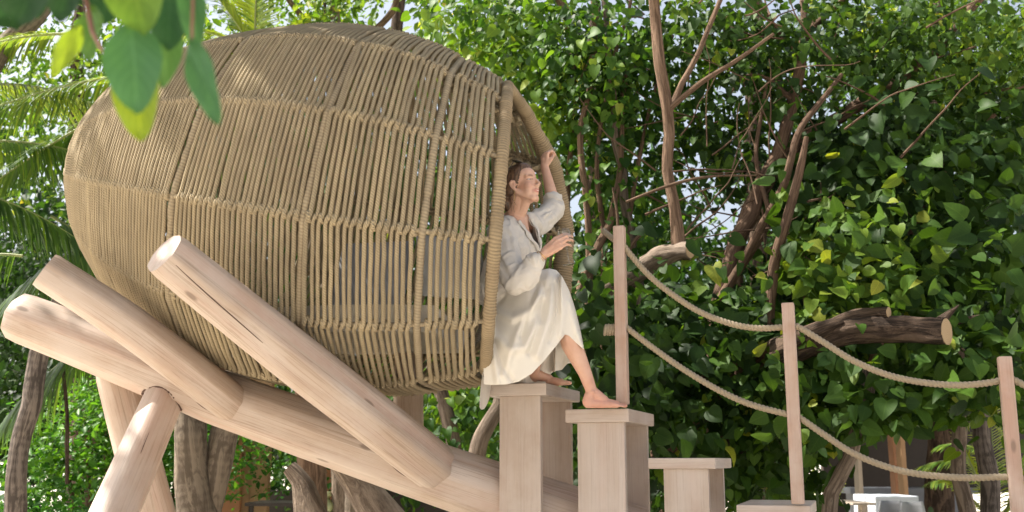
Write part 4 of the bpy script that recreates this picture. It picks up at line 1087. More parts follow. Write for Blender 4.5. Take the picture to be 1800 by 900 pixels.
pr = thing("pavilion", "open dark pavilion with tan posts low on the right behind the railing", "pavilion", tuple(at(1620, 800, 15) * np.array((1, 1, 0))))
pan_box("back_wall", 1480, 690, 1900, 866, 18.5, .15, M_DARK, pr)
pan_box("side_wall", 1440, 690, 1515, 860, 17.5, .15, M_DARK, pr, to_ground_=True)
pan_box("post", 1577, 690, 1597, 862, 14.5, .2, M_TAN, pr, to_ground_=True)
pan_box("post", 1568, 690, 1575, 862, 14.9, .2, M_ORNG, pr, to_ground_=True)
pan_box("post", 1500, 690, 1518, 862, 14.9, .2, M_BEIGE, pr, to_ground_=True)
c, h = span(1430, 640, 1930, 680, 15.5); box_obj("roof", c + np.array((0, 0, .3)), (h[0], 3.4, .12), M_DARK, pr)
settle(pr)
ct = thing("counter", "long grey counter at the back of the right pavilion", "counter", tuple(at(1640, 870, 16) * np.array((1, 1, 0))))
pan_box("counter_top", 1495, 858, 1720, 868, 16, .7, M_GREYW, ct); pan_box("counter_front", 1505, 868, 1712, 890, 16.1, .5, M_GREYW, ct, to_ground_=True); settle(ct)
tl = thing("dining_table", "dining table under a white cloth in the right pavilion", "table", tuple(at(1580, 880, 12.5) * np.array((1, 1, 0))))
pan_box("table_cloth", 1538, 872, 1618, 912, 12.4, .8, M_WHITE, tl, bev=.015); pan_box("table_leg", 1575, 912, 1583, 915, 12.8, .08, M_DARK, tl, to_ground_=True); settle(tl)
def chair(u, v, D, lab):
    root = thing("chair", lab, "chair", tuple(at(u, v, D) * np.array((1, 1, 0))), "grey shell chairs at the white table")
    z = at(u, v, D)
    pr_ = [(.0, .0)]
    a = Acc(); th = np.linspace(-1.2, 1.2, 12)
    V = []; Q = []
    for i, hh in enumerate(np.linspace(0, .42, 8)):
        for t_ in th: V.append((z[0] + .14 * math.sin(t_) * (1 - .25 * (hh / .42) ** 3), z[1] + .16 * math.cos(t_) - .1, z[2] - .35 + hh * .8))
    for i in range(7):
        for j in range(11): q = i * 12 + j; Q.append((q, q + 1, q + 13, q + 12))
    a.quads(np.array(V), np.array(Q)); o = a.obj("backrest", M_CUSHG, root)
    md = o.modifiers.new("thick", 'SOLIDIFY'); md.thickness = .02
    box_obj("seat", (z[0], z[1], z[2] - .36), (.13, .15, .025), M_CUSHG, root, bev=.01)
    for sx in (-1, 1):
        for sy in (-1, 1): box_obj("leg", (z[0] + .11 * sx, z[1] + .12 * sy, (z[2] - .44) / 2), (.014, .014, (z[2] - .445) / 2), M_DARK, root)
    settle(root)
chair(1563, 878, 11.6, "grey shell chair left of its twin, pulled up to the white table")
chair(1601, 880, 11.5, "grey shell chair right of its twin, pulled up to the white table")
bt_ = thing("side_table", "beige topped table beside the white clothed one on the right", "table", tuple(at(1520, 890, 11) * np.array((1, 1, 0))))
pan_box("table_top", 1499, 884, 1540, 888, 10.6, .9, M_BEIGE, bt_); pan_box("table_leg", 1514, 888, 1526, 900, 10.9, .12, M_BEIGE, bt_, to_ground_=True); settle(bt_)
# white cord bundle on the grey trunk
a = Acc()
for q in range(6):
    c = at(1680, 735, 8.6) + rng.normal(0, .025, 3); n1, n2 = nrmz(rng.standard_normal(3)), None
    n2 = nrmz(np.cross(n1, rng.standard_normal(3))); C = np.array([c + .045 * rng.uniform(.6, 1) * (math.cos(x) * n1 + math.sin(x) * n2) for x in np.linspace(0, 6.28, 18, endpoint=False)])
    tube(a, C, .006, 6, closed=True)
tag(a.obj("cord_bundle", M_WHITE), "tangled white cord tied round the pale grey trunk", "cord")
# ------------------------------------------------------------------ the seated woman
def v3(*a): return np.array(a, float)
class Blob:
    """rounded cones and ellipsoids merged into ONE continuous surface"""
    def __init__(s): s.bm = bmesh.new()
    def cone(s, a, b, ra, rb, seg=14):
        a, b = np.asarray(a, float), np.asarray(b, float); d = b - a; L = np.linalg.norm(d)
        if L < 1e-6: return s.ell(a, (ra,) * 3)
        acc = Acc(); N = []
        n = 5
        for t in np.linspace(-math.pi / 2, 0, n): N.append((ra * math.sin(t), ra * math.cos(t)))
        for t in np.linspace(0, math.pi / 2, n): N.append((L + rb * math.sin(t), rb * math.cos(t)))
        y = d / L; h = v3(0, 0, 1) if abs(y[2]) < .9 else v3(1, 0, 0); x = nrmz(np.cross(h, y)); z = np.cross(x, y)
        rows = []
        for (yy, r) in N:
            r = max(r, 1e-4)
            rows.append([s.bm.verts.new(tuple(a + y * yy + r * (math.cos(q) * x + math.sin(q) * z))) for q in np.linspace(0, 2 * math.pi, seg, endpoint=False)])
        for i in range(len(rows) - 1):
            for j in range(seg): s.bm.faces.new((rows[i][j], rows[i][(j + 1) % seg], rows[i + 1][(j + 1) % seg], rows[i + 1][j]))
        s.bm.faces.new(list(reversed(rows[0]))); s.bm.faces.new(rows[-1]); return s
    def path(s, pts, rads, seg=14):
        for i in range(len(pts) - 1): s.cone(pts[i], pts[i + 1], rads[i], rads[i + 1], seg)
        return s
    def ell(s, c, r, M=None):
        m = Matrix.Translation(Vector(tuple(c))) @ (M.to_4x4() if M is not None else Matrix.Identity(4)) @ Matrix.Diagonal((*r, 1))
        bmesh.ops.create_icosphere(s.bm, subdivisions=3, radius=1, matrix=m); return s
    def mesh(s, name, voxel, smooth=4, mid=None):
        me = bpy.data.meshes.new(name); bmesh.ops.recalc_face_normals(s.bm, faces=s.bm.faces); s.bm.to_mesh(me); s.bm.free()
        o = bpy.data.objects.new("tmp", me); COL.objects.link(o)
        r = o.modifiers.new("r", 'REMESH'); r.mode = 'VOXEL'; r.voxel_size = voxel; r.use_smooth_shade = True
        k = o.modifiers.new("s", 'SMOOTH'); k.factor = .5; k.iterations = smooth
        dg = bpy.context.evaluated_depsgraph_get(); out = bpy.data.meshes.new_from_object(o.evaluated_get(dg), depsgraph=dg)
        bpy.data.objects.remove(o); out.name = name
        for p in out.polygons: p.use_smooth = True
        return out
def get_co(me): a = np.empty(len(me.vertices) * 3, np.float32); me.vertices.foreach_get('co', a); return a.reshape(-1, 3).astype(float)
def set_co(me, V): me.vertices.foreach_set('co', V.astype(np.float32).ravel()); me.update()
def get_no(me): a = np.empty(len(me.vertices) * 3, np.float32); me.vertices.foreach_get('normal', a); return a.reshape(-1, 3).astype(float)

# materials
def skin_mat():
    m, nt, out = new_mat("fair_skin"); b = NB(nt); o = b.coord()
    bl = b.noise(o, 14, 3); fine = b.noise(o, 260, 3)
    c = b.mix(b.ramp(bl, [(.35, (0, 0, 0)), (.65, (1, 1, 1))]), (.58, .335, .235), (.64, .40, .295))
    red = b.n('ShaderNodeAttribute', attribute_name='red').outputs['Fac']
    c = b.mix(red, c, (.50, .165, .13))
    dk = b.n('ShaderNodeAttribute', attribute_name='brow').outputs['Fac']
    c = b.mix(dk, c, (.17, .085, .05))
    p = b.pbsdf(out, c, .48, b.bump(fine, .12, .001)); p.inputs['Subsurface Weight'].default_value = .12
    p.inputs['Subsurface Radius'].default_value = (.012, .005, .003); p.inputs['Subsurface Scale'].default_value = .5
    return m
M_SKIN = skin_mat()
def cloth_mat(name, c, weave=900, sheen=.0, rough=.75):
    m, nt, out = new_mat(name); b = NB(nt); o = b.coord()
    f = b.noise(o, weave, 2, .6); g = b.noise(o, 9, 4); cr = b.noise(b.mapping(o, (1, 1, .5)), 28, 4, .55, .6)
    col = b.mix(g, tuple(x * .93 for x in c), tuple(min(1, x * 1.05) for x in c))
    p = b.pbsdf(out, col, rough, b.bump(b.math('ADD', b.math('MULTIPLY', f, .15), cr), .35, .006)); p.inputs['Sheen Weight'].default_value = sheen
    return m
M_BLOUSE = cloth_mat("ivory_linen_cloth", (.62, .575, .52), 700, .1)
M_SKIRT = cloth_mat("ivory_satin_cloth", (.70, .655, .585), 1200, .0, .42)
M_HAIR, _nt, _out = new_mat("brown_hair"); _b = NB(_nt); _o = _b.coord()
_st = _b.noise(_b.mapping(_o, (120, 120, 22)), 1.0, 4, .6, .4)
_b.pbsdf(_out, _b.mix(_b.ramp(_st, [(.35, (0, 0, 0)), (.7, (1, 1, 1))]), (.04, .02, .012), (.20, .115, .065)), .42, _b.bump(_st, .6, .003))
M_GOLD, _nt, _out = new_mat("gold"); _b = NB(_nt); _b.pbsdf(_out, (.80, .52, .20), .25, Metallic=1.0)
M_SHADE, _nt, _out = new_mat("dark_sunglass_plastic"); _b = NB(_nt); _b.pbsdf(_out, (.02, .012, .01), .15)
M_EYE, _nt, _out = new_mat("eye_white"); _b = NB(_nt); _b.pbsdf(_out, (.55, .50, .47), .2)
M_IRIS, _nt, _out = new_mat("blue_grey_iris"); _b = NB(_nt); _b.pbsdf(_out, (.09, .12, .14), .15)
M_LASH, _nt, _out = new_mat("dark_lashes"); _b = NB(_nt); _b.pbsdf(_out, (.05, .025, .018), .6)
M_TEETH, _nt, _out = new_mat("teeth"); _b = NB(_nt); _b.pbsdf(_out, (.75, .70, .62), .3)
M_GLASS, _nt, _out = new_mat("clear_glass"); _b = NB(_nt)
_lw = _b.n('ShaderNodeLayerWeight', i_Blend=.5); _fm = _b.math('MULTIPLY_ADD', _b.math('POWER', _lw.outputs['Facing'], 3), .85, .07); _t = _b.n('ShaderNodeBsdfTransparent'); _t.inputs[0].default_value = (.93, .95, .95, 1); _gl = _b.n('ShaderNodeBsdfGlossy', i_Roughness=.03); _g = _b.n('ShaderNodeMixShader')
_nt.links.new(_fm, _g.inputs[0]); _nt.links.new(_t.outputs[0], _g.inputs[1]); _nt.links.new(_gl.outputs[0], _g.inputs[2])
_nt.links.new(_g.outputs[0], _out.inputs[0])

woman = thing("person", "barefoot woman in ivory blouse and long skirt sitting in the nest mouth, holding a glass", "person", at(890, 560, 5.6))
# head frame (local: x = her left, y = forward, z = up)
HC = at(917, 327, 5.46)
fwd = nrmz(v3(.84, -.50, .22)); upv = nrmz(v3(-.12, .06, 1) - fwd * np.dot(v3(-.12, .06, 1), fwd)); lft = np.cross(upv, fwd)
HS = 1.02
def H(x, y, z): return HC + HS * (lft * x + fwd * y + upv * z)
HM = Matrix((lft, fwd, upv)).transposed()
# joints
neck = at(903, 383, 5.53)
shR, shL = at(881, 408, 5.385), at(940, 395, 5.68)
elR, wrR = at(905, 492, 5.22), at(959, 444, 5.19)
elL, wrL = at(975, 366, 5.84), at(957, 292, 5.93)
chest, waist = at(902, 432, 5.52), at(888, 492, 5.57)
hipR, hipL = at(893, 529, 5.52), at(897, 524, 5.70)
knR, anR = at(994, 560, 5.40), at(1040, 688, 5.46)
knL, anL = at(968, 502, 5.62), at(938, 657, 5.80)
tx = nrmz(shR - shL)                   # towards her right
tf = nrmz(v3(.93, -.36, .05) - tx * np.dot(v3(.93, -.36, .05), tx)); tz = np.cross(tf, -tx); tz = tz if tz[2] > 0 else -tz

body = Blob()
# skull and face
E = lambda x, y, z, a_, b_, c_: body.ell(H(x, y, z), (a_ * HS, b_ * HS, c_ * HS), HM)
E(0, -.018, .030, .072, .092, .084); E(0, .024, -.022, .057, .060, .082); E(0, .024, .045, .062, .064, .052); E(0, .030, .0, .054, .057, .05)
body.cone(H(0, .038, -.076), H(0, .062, -.092), .038 * HS, .021 * HS)
for s_ in (-1, 1):
    body.cone(H(s_ * .052, -.004, -.045), H(s_ * .016, .058, -.092), .018 * HS, .018 * HS)
    E(s_ * .034, .052, -.026, .024, .027, .028); E(s_ * .028, .038, -.055, .027, .032, .032)
    body.cone(H(s_ * .012, .0795, .026), H(s_ * .044, .062, .026), .0105 * HS, .010 * HS, 10)
    E(s_ * .0105, .090, -.031, .0075, .010, .0068)
    # ear: rim and lobe
    ep = [H(s_ * .072, -.002, .010), H(s_ * .080, -.014, .016), H(s_ * .083, -.024, .004), H(s_ * .080, -.020, -.016), H(s_ * .074, -.008, -.034), H(s_ * .071, -.002, -.030)]
    body.path(ep, [.0055, .006, .006, .0055, .007, .005], 8)
    E(s_ * .072, -.010, -.008, .006, .012, .02)
body.cone(H(0, .084, .016), H(0, .1045, -.024), .0070 * HS, .0092 * HS, 10)
body.cone(H(0, .098, -.031), H(0, .084, -.046), .0065 * HS, .008 * HS, 8)
body.path([H(-.027, .070, -.052), H(-.008, .0870, -.0545), H(.008, .0870, -.0545), H(.027, .070, -.052)], [.004, .0060, .0060, .004], 8)
E(0, .058, -.060, .034, .030, .026)
body.path([H(-.023, .071, -.063), H(0, .085, -.0665), H(.023, .071, -.063)], [.004, .0068, .004], 8)
# neck and torso
nb = H(0, -.022, -.06)
body.path([H(0, -.022, -.045), (nb + neck) / 2 + tf * .006, neck], [.050, .046, .056])
body.cone(H(0, .01, -.08), neck + tf * .028, .030, .036)
body.cone(neck - tz * .025, chest, .075, .105); body.cone(neck + tx * .02 - tz * .02, shR, .052, .052); body.cone(neck - tx * .02 - tz * .02, shL, .052, .05)
for s_ in (-1, 1): body.cone(chest + tx * s_ * .055 + tz * .02, waist + tx * s_ * .045, .085, .085)
for s_ in (-1, 1): body.cone(chest + tx * s_ * .062 + tf * .052 - tz * .02, chest + tx * s_ * .05 + tf * .02 - tz * .05, .052, .05)
body.cone(waist, (hipR + hipL) / 2, .11, .125); body.cone(hipR, hipL, .10, .10)
# clavicles
body.path([neck + tf * .052 - tz * .03, neck + tx * .09 + tf * .042 - tz * .012, shR + tf * .01 + tz * .02], [.010, .011, .02], 8)
body.path([neck + tf * .052 - tz * .03, neck - tx * .07 + tf * .042 - tz * .012, shL + tf * .01 + tz * .02], [.010, .011, .02], 8)
# arms
body.path([shR, shR * .45 + elR * .55, elR, elR * .62 + wrR * .38, wrR], [.050, .040, .035, .037, .023])
body.path([shL, shL * .45 + elL * .55, elL, elL * .62 + wrL * .38, wrL], [.048, .040, .034, .036, .024])
# legs
body.path([hipR, hipR * .5 + knR * .5, knR, knR * .68 + anR * .32 + v3(-.012, .01, -.01), knR * .25 + anR * .75, anR], [.088, .074, .055, .056, .036, .030])
body.path([hipL, hipL * .5 + knL * .5, knL, knL * .68 + anL * .32, knL * .25 + anL * .75, anL], [.088, .074, .055, .054, .036, .030])
def foot(ank, heel, ball, side, w=.044):
    """ankle, heel and ball-of-foot points on the tread; side = unit vector towards the little toe"""
    f = nrmz(ball - heel); up_ = v3(0, 0, 1)
    body.cone(ank, heel + up_ * .032, .030, .030); body.cone(ank + up_ * 0, heel * .45 + ball * .55 + up_ * .038, .031, .026)
    body.cone(heel + up_ * .022, heel * .5 + ball * .5 + side * .008 + up_ * .018, .026, .022)
    body.cone(heel * .5 + ball * .5 + up_ * .026, ball + up_ * .018 - side * .014, .028, .020); body.cone(heel * .5 + ball * .5 + side * .012 + up_ * .018, ball + side * .024 + up_ * .013 - f * .012, .022, .014)
    for k, (off, ln, r) in enumerate(((-.026, .050, .0115), (-.009, .046, .0085), (.006, .041, .0080), (.019, .036, .0075), (.031, .028, .0072))):
        b_ = ball + side * off - f * .006 * k + up_ * .014
        body.path([b_, b_ + f * ln * .55 + up_ * .002, b_ + f * ln - up_ * (.014 - r)], [r * 1.15, r, r * 1.02], 8)
    # ankle bones
    body.ell(ank + side * .026 - up_ * .004, (.012,) * 3)
f1 = v3(0.96, .10, 0); f1 = nrmz(f1)
h2 = at(1030, 712, 5.46); tz2 = at(1105, 718, 5.52)[2]; h2[2] = tz2 + .002
b2_ = h2 + nrmz(v3(.985, .12, 0)) * .165; foot(v3(anR[0], anR[1], anR[2]), h2 + v3(.01, 0, 0), b2_, nrmz(v3(.12, -.985, 0)))
tz1 = at(960, 673, 5.62)[2]; h1 = at(938, 670, 5.86); h1[2] = tz1 + .002
b1_ = h1 + nrmz(v3(.97, -.10, 0)) * .155; foot(v3(anL[0], anL[1], anL[2]), h1, b1_, nrmz(v3(.1, .97, 0)))
# hands
def hand(wr, d, back, thumb, curl, thumb_pts=None, spread=.004, S_=1.0):
    """d: wrist to knuckles, back: out of the back of the hand, thumb: towards the thumb side"""
    d = nrmz(d); back = nrmz(back - d * np.dot(back, d)); thumb = nrmz(thumb - d * np.dot(thumb, d) - back * np.dot(thumb, back))
    K = []
    for k, (off, ln) in enumerate(((.027, .082), (.009, .085), (-.009, .081), (-.025, .073))):
        kn = wr + S_ * (d * ln + thumb * off * (1 + spread * 20) + back * .004 * (1 - abs(k - 1.3)))
        body.cone(wr + thumb * off * .55 * S_, kn, .0155 * S_, .0118 * S_, 10); K.append(kn)
    body.cone(wr - d * .004, wr + d * .04 * S_, .021, .020)
    for k, L in enumerate(((.042, .025, .020), (.046, .029, .021), (.043, .027, .020), (.034, .021, .018))):
        p = K[k]; ang = 0; r = (.0092, .0094, .0090, .0080)[k]
        cs = curl[k] if isinstance(curl[0], (tuple, list)) else curl
        for q, (l, c_) in enumerate(zip(L, cs)):
            ang += c_; v = d * math.cos(ang) - back * math.sin(ang) + thumb * spread * (1.5 - k)
            n_ = p + nrmz(v) * l * S_; body.cone(p, n_, r * (1 - .07 * q), r * (1 - .07 * (q + 1)), 9); p = n_
    if thumb_pts is None: thumb_pts = ((.022, .018, .008), (.050, .040, .016), (.076, .046, .030), (.094, .040, .040))
    P = [wr + S_ * (d * a_ + thumb * b_ - back * c_) for a_, b_, c_ in thumb_pts]
    body.path(P, [.0155, .0125, .0108, .0085], 9)
    return K
# near hand round the glass bowl: fingers to the right, back of the hand towards the viewer
GLC = at(992, 402, 5.235)
hand(wrR, v3(.80, .00, .62), v3(-.25, -.92, .30), v3(-.55, .15, .80), ((.25, .45, .4), (.28, .48, .4), (.32, .52, .4), (.36, .55, .4)), ((.020, .018, .010), (.045, .034, .028), (.072, .036, .046), (.096, .026, .052)), S_=1.06)
# far hand on the rim
hand(wrL, v3(.02, .10, 1), v3(-.75, -.62, .15), v3(.62, -.75, 0), ((.85, 1.0, .7), (.9, 1.05, .7), (.95, 1.1, .7), (1.0, 1.1, .7)), ((.016, .020, .010), (.040, .036, .022), (.066, .034, .040), (.084, .020, .050)), S_=.90)
bme = body.mesh("body", .0042, 3)
V = get_co(bme); Nn_ = get_no(bme)
loc = np.stack([(V - HC) @ lft, (V - HC) @ fwd, (V - HC) @ upv], 1) / HS
inhead = (np.abs(loc[:, 0]) < .1) & (loc[:, 2] > -.12) & (loc[:, 2] < .14) & (loc[:, 1] > -.12)
def dent(cx, cy, cz, sx, sz, depth):
    g = np.exp(-((loc[:, 0] - cx) / sx) ** 2 - ((loc[:, 2] - cz) / sz) ** 2) * inhead * (loc[:, 1] > .035)
    return g * depth
for s_ in (-1, 1): V -= fwd * dent(s_ * .030, 0, .006, .016, .010, .0075)[:, None]
V -= fwd * dent(0, 0, -.0615, .020, .0022, .004)[:, None]
for s_ in (-1, 1): V -= fwd * dent(s_ * .029, 0, -.056, .006, .010, .0035)[:, None]
set_co(bme, V)
lip = np.exp(-(loc[:, 0] / .026) ** 4 - ((loc[:, 2] + .0600) / .0105) ** 4) * (loc[:, 1] > .06) * inhead
chk = .22 * sum(np.exp(-((loc[:, 0] - s_ * .042) / .02) ** 2 - ((loc[:, 2] + .03) / .018) ** 2) for s_ in (-1, 1)) * (loc[:, 1] > .02) * inhead
feet = .32 * np.clip((tz1 + .10 - V[:, 2]) / .22, 0, 1) * (V[:, 1] > 5.3) * (V[:, 0] > .0)
brow = .95 * sum(np.exp(-((loc[:, 0] - s_ * .031) / .017) ** 4 - ((loc[:, 2] - .0255 + 14 * (np.abs(loc[:, 0]) - .032) ** 2) / .005) ** 2) for s_ in (-1, 1)) * (loc[:, 1] > .045) * inhead
at_ = bme.attributes.new('red', 'FLOAT', 'POINT'); at_.data.foreach_set('value', np.clip(lip * .75 + chk + feet, 0, 1).astype(np.float32))
at_ = bme.attributes.new('brow', 'FLOAT', 'POINT'); at_.data.foreach_set('value', np.clip(brow, 0, 1).astype(np.float32))
world_obj("body", bme, M_SKIN, woman)
# eyes
from mathutils.bvhtree import BVHTree
_bv = BVHTree.FromPolygons([tuple(v) for v in get_co(bme)], [tuple(p.vertices) for p in bme.polygons])
def SF(x, z, out=0.0):
    h = _bv.ray_cast(Vector(tuple(H(x, .2, z))), Vector(tuple(-fwd)))[0]
    return (np.array(h) if h is not None else H(x, .07, z)) + fwd * out
for s_ in (-1, 1):
    a = Acc(); bm = bmesh.new(); bmesh.ops.create_icosphere(bm, subdivisions=2, radius=.0115 * HS)
    c = SF(s_ * .030, .0045, -.0085)
    Vv = np.array([tuple(v.co) for v in bm.verts]) + c; T = np.array([[v.index for v in f.verts] for f in bm.faces]); bm.free()
    a.tris(Vv, T); e = a.obj("eye", M_EYE, woman)
    a = Acc(); C = SF(s_ * .030, .0045, -.0085) + fwd * .0106 + upv * .0005; q = np.linspace(0, 2 * math.pi, 12, endpoint=False)
    ringp = C[None] + .0045 * (np.cos(q)[:, None] * lft + np.sin(q)[:, None] * upv); a.tris(np.vstack([ringp, C + fwd * .0012]), [(i, (i + 1) % 12, 12) for i in range(12)]); a.obj("iris", M_IRIS, e)
    for dz, r, m_, nm in ((.0062, .0032, M_SKIN, "eyelid"), (.0036, .0014, M_LASH, "lashes"), (-.0045, .0030, M_SKIN, "eyelid")):
        a = Acc(); pp = [SF(s_ * .030 + x, .0045 + dz * (1 - (x / .018) ** 2 * .7), .0012 if r < .002 else .0) for x in np.linspace(-.015, .015, 9)]
        tube(a, np.array(pp), r * np.sin(np.linspace(.35, math.pi - .35, 9)) ** .5, 7); a.obj(nm, m_, woman)
a = Acc(); tube(a, np.array([SF(x, -.0592 + 9 * x * x, -.0003) for x in np.linspace(-.013, .011, 9)]), .0018 * np.sin(np.linspace(.3, 2.84, 9)), 6); a.obj("teeth", M_TEETH, woman)
# hair
hb = Blob()
EH = lambda x, y, z, a_, b_, c_: hb.ell(H(x, y, z), (a_ * HS, b_ * HS, c_ * HS), HM)
EH(0, -.030, .036, .080, .094, .088); EH(0, .022, .078, .062, .054, .044); EH(0, .0, .055, .076, .066, .06); EH(0, -.095, .0, .060, .045, .060); EH(0, -.105, -.05, .045, .036, .055)
for s_ in (-1, 1): EH(s_ * .060, -.046, .0, .024, .040, .055)
hb.path([H(0, -.10, -.04), H(0, -.10, -.09)], [.040, .028])
hme = hb.mesh("hair", .005, 5); V = get_co(hme)
l2 = np.stack([(V - HC) @ lft, (V - HC) @ fwd, (V - HC) @ upv], 1) / HS
rid = np.sin(l2[:, 0] * 520 + 3 * np.sin(l2[:, 1] * 40)) * .0006 + np.sin(l2[:, 2] * 430 + l2[:, 1] * 160) * .0005
V += get_no(hme) * rid[:, None]; set_co(hme, V)
hair = world_obj("hair", hme, M_HAIR, woman)
a = Acc()
for k in range(6):
    s_ = -1 if k % 3 else 1; x0 = rng.uniform(-.004, .004)
    pp = [H(s_ * .070 + x0, -.03 + rng.uniform(-.02, .02), -.01), H(s_ * .073 + x0, -.032 + rng.uniform(-.02, .015), -.06), H(s_ * .06 + rng.uniform(-.01, .01), -.035 + rng.uniform(-.03, .02), rng.uniform(-.15, -.10))]
    tube(a, resample(pp, n=10), .0011, 4, caps=False)
a.obj("loose_strands", M_HAIR, woman)
# sunglasses pushed up on the hair
sg = tag(None or bpy.data.objects.new("sunglasses", None), "dark sunglasses pushed up on top of the woman's brown hair", "sunglasses"); link(sg); sg.location = tuple(H(0, 0, .12))
for s_ in (-1, 1):
    c = H(s_ * .034, .022, .125); n_ = nrmz(fwd * .45 + upv); x_ = lft; y_ = nrmz(np.cross(n_, x_))
    q = np.linspace(0, 2 * math.pi, 20, endpoint=False)
    ring = np.array([c + .030 * math.copysign(abs(math.cos(t)) ** .8, math.cos(t)) * x_ + .023 * math.copysign(abs(math.sin(t)) ** .8, math.sin(t)) * y_ for t in q])
    a = Acc(); tube(a, ring, .0026, 6, closed=True); a.obj("lens_frame", M_SHADE, sg)
    a = Acc(); a.tris(np.vstack([ring, c + n_ * .004]), [(i, (i + 1) % 20, 20) for i in range(20)]); a.obj("lens", M_SHADE, sg)
    a = Acc(); tube(a, np.array([c + x_ * s_ * .031, H(s_ * .088, -.02, .07), H(s_ * .088, -.07, .045)]), .0024, 6); a.obj("temple", M_SHADE, sg)
a = Acc(); tube(a, np.array([H(-.006, .025, .127), H(.006, .025, .127)]), .0025, 6); a.obj("bridge", M_SHADE, sg); settle(sg)
# jewellery
a = Acc(); ec = H(-.078, -.008, -.036)
tube(a, np.array([ec, ec + v3(0, -.002, -.03), ec + v3(.001, -.003, -.062)]), [.0012, .002, .0028], 6)
tag(a.obj("earring", M_GOLD), "long thin gold earring hanging from the woman's near ear", "earring")
ax_ = nrmz(wrR - elR); x_ = nrmz(np.cross(ax_, v3(0, 1, 0))); y_ = np.cross(ax_, x_)
for k, (dd, tl, lb_) in enumerate(((.020, .05, "gold bangle nearest the woman's near hand"), (.034, -.12, "gold bangle higher on the woman's near forearm"))):
    a = Acc(); C = np.array([wrR - ax_ * (dd + tl * .03 * math.cos(t)) + .0315 * (math.cos(t) * x_ + math.sin(t) * y_) for t in np.linspace(0, 2 * math.pi, 28, endpoint=False)])
    tube(a, C, .0019, 6, closed=True); tag(a.obj("bangle", M_GOLD), lb_, "bangle", "gold bangles on the near wrist")

# ---- blouse
bb = Blob()
def P_(a_, b_, t): return a_ * (1 - t) + b_ * t
for s_ in (-1, 1):
    bb.path([chest + tx * s_ * .060 + tz * .055, chest + tx * s_ * .062 - tz * .02 + tf * .012, waist + tx * s_ * .062, waist + tx * s_ * .07 - tz * .05], [.100, .108, .105, .125])
    bb.cone(chest + tx * s_ * .058 + tf * .062 - tz * .02, waist + tf * .05 + tx * s_ * .04, .058, .085)
bb.cone(neck + tx * .04 - tz * .035, shR, .060, .072); bb.cone(neck - tx * .04 - tz * .035, shL, .060, .066)
bb.cone(neck - tz * .04 - tf * .02, chest, .075, .11)
dn = v3(0, 0, -1)
bb.path([shR, P_(shR, elR, .4) + dn * .006, P_(shR, elR, .8) + dn * .012 - tf * .012, elR + dn * .012, P_(elR, wrR, .35) + dn * .03, P_(elR, wrR, .52) + dn * .02], [.074, .068, .072, .066, .066, .050])
bb.path([P_(elR, wrR, .45) + dn * .012, P_(elR, wrR, .66)], [.050, .046])
bb.path([shL, P_(shL, elL, .4) + dn * .01, P_(shL, elL, .8) + dn * .008, elL, P_(elL, wrL, .18)], [.068, .066, .064, .058, .050])
bme2 = bb.mesh("blouse", .0065, 5)
V = get_co(bme2); N_ = get_no(bme2)
# creases: bands running across the sleeves and down the front
def creases(V, N, lines, amp, wd):
    for (p, q) in lines:
        p, q = np.asarray(p), np.asarray(q); d = q - p; L = np.linalg.norm(d); d = d / L
        t = np.clip((V - p) @ d, 0, L); r = np.linalg.norm(V - p - t[:, None] * d, axis=1)
        e = np.sin(np.pi * np.clip(t / L, 0.02, .98)) ** .5
        V = V + N * (amp * e * (np.exp(-(r / wd) ** 2) - .8 * np.exp(-((r - 1.6 * wd) / wd) ** 2)))[:, None]
    return V
ln_ = []
for (a_, b_) in (((872, 400, 5.26), (905, 470, 5.12)), ((885, 395, 5.28), (925, 450, 5.2)), ((868, 440, 5.26), (900, 505, 5.1)), ((900, 450, 5.15), (890, 510, 5.1)),
                 ((925, 470, 5.12), (905, 515, 5.12)), ((915, 455, 5.12), (945, 500, 5.12)), ((938, 450, 5.1), (950, 490, 5.1)), ((880, 420, 5.26), (890, 470, 5.12)),
                 ((945, 372, 5.62), (975, 345, 5.72)), ((950, 385, 5.64), (982, 362, 5.74)), ((940, 365, 5.62), (962, 340, 5.72)), ((948, 400, 5.66), (975, 388, 5.75)), ((905, 400, 5.35), (930, 470, 5.3))):
    ln_.append((at(*a_), at(*b_)))
V = creases(V, N_, ln_, .013, .0085)
nv = np.array([noise.noise(Vector(tuple(p * 16))) * .006 + noise.noise(Vector(tuple(p * 38))) * .0025 for p in V]); nv += np.array([max(0, .12 - abs(noise.noise(Vector((p[0] * 11 + 7, p[1] * 11, p[2] * 7))))) * .055 for p in V]); V = V + N_ * nv[:, None]
set_co(bme2, V)
_bb = BVHTree.FromPolygons([tuple(v) for v in V], [tuple(p.vertices) for p in bme2.polygons])
def SB(u, z, out=.004):
    h = _bb.ray_cast(Vector(tuple(neck + tx * u + tz * z + tf * .4)), Vector(tuple(-tf)))
    return (np.array(h[0]) + np.array(h[1]) * out) if h[0] is not None else neck + tx * u + tz * z + tf * .04
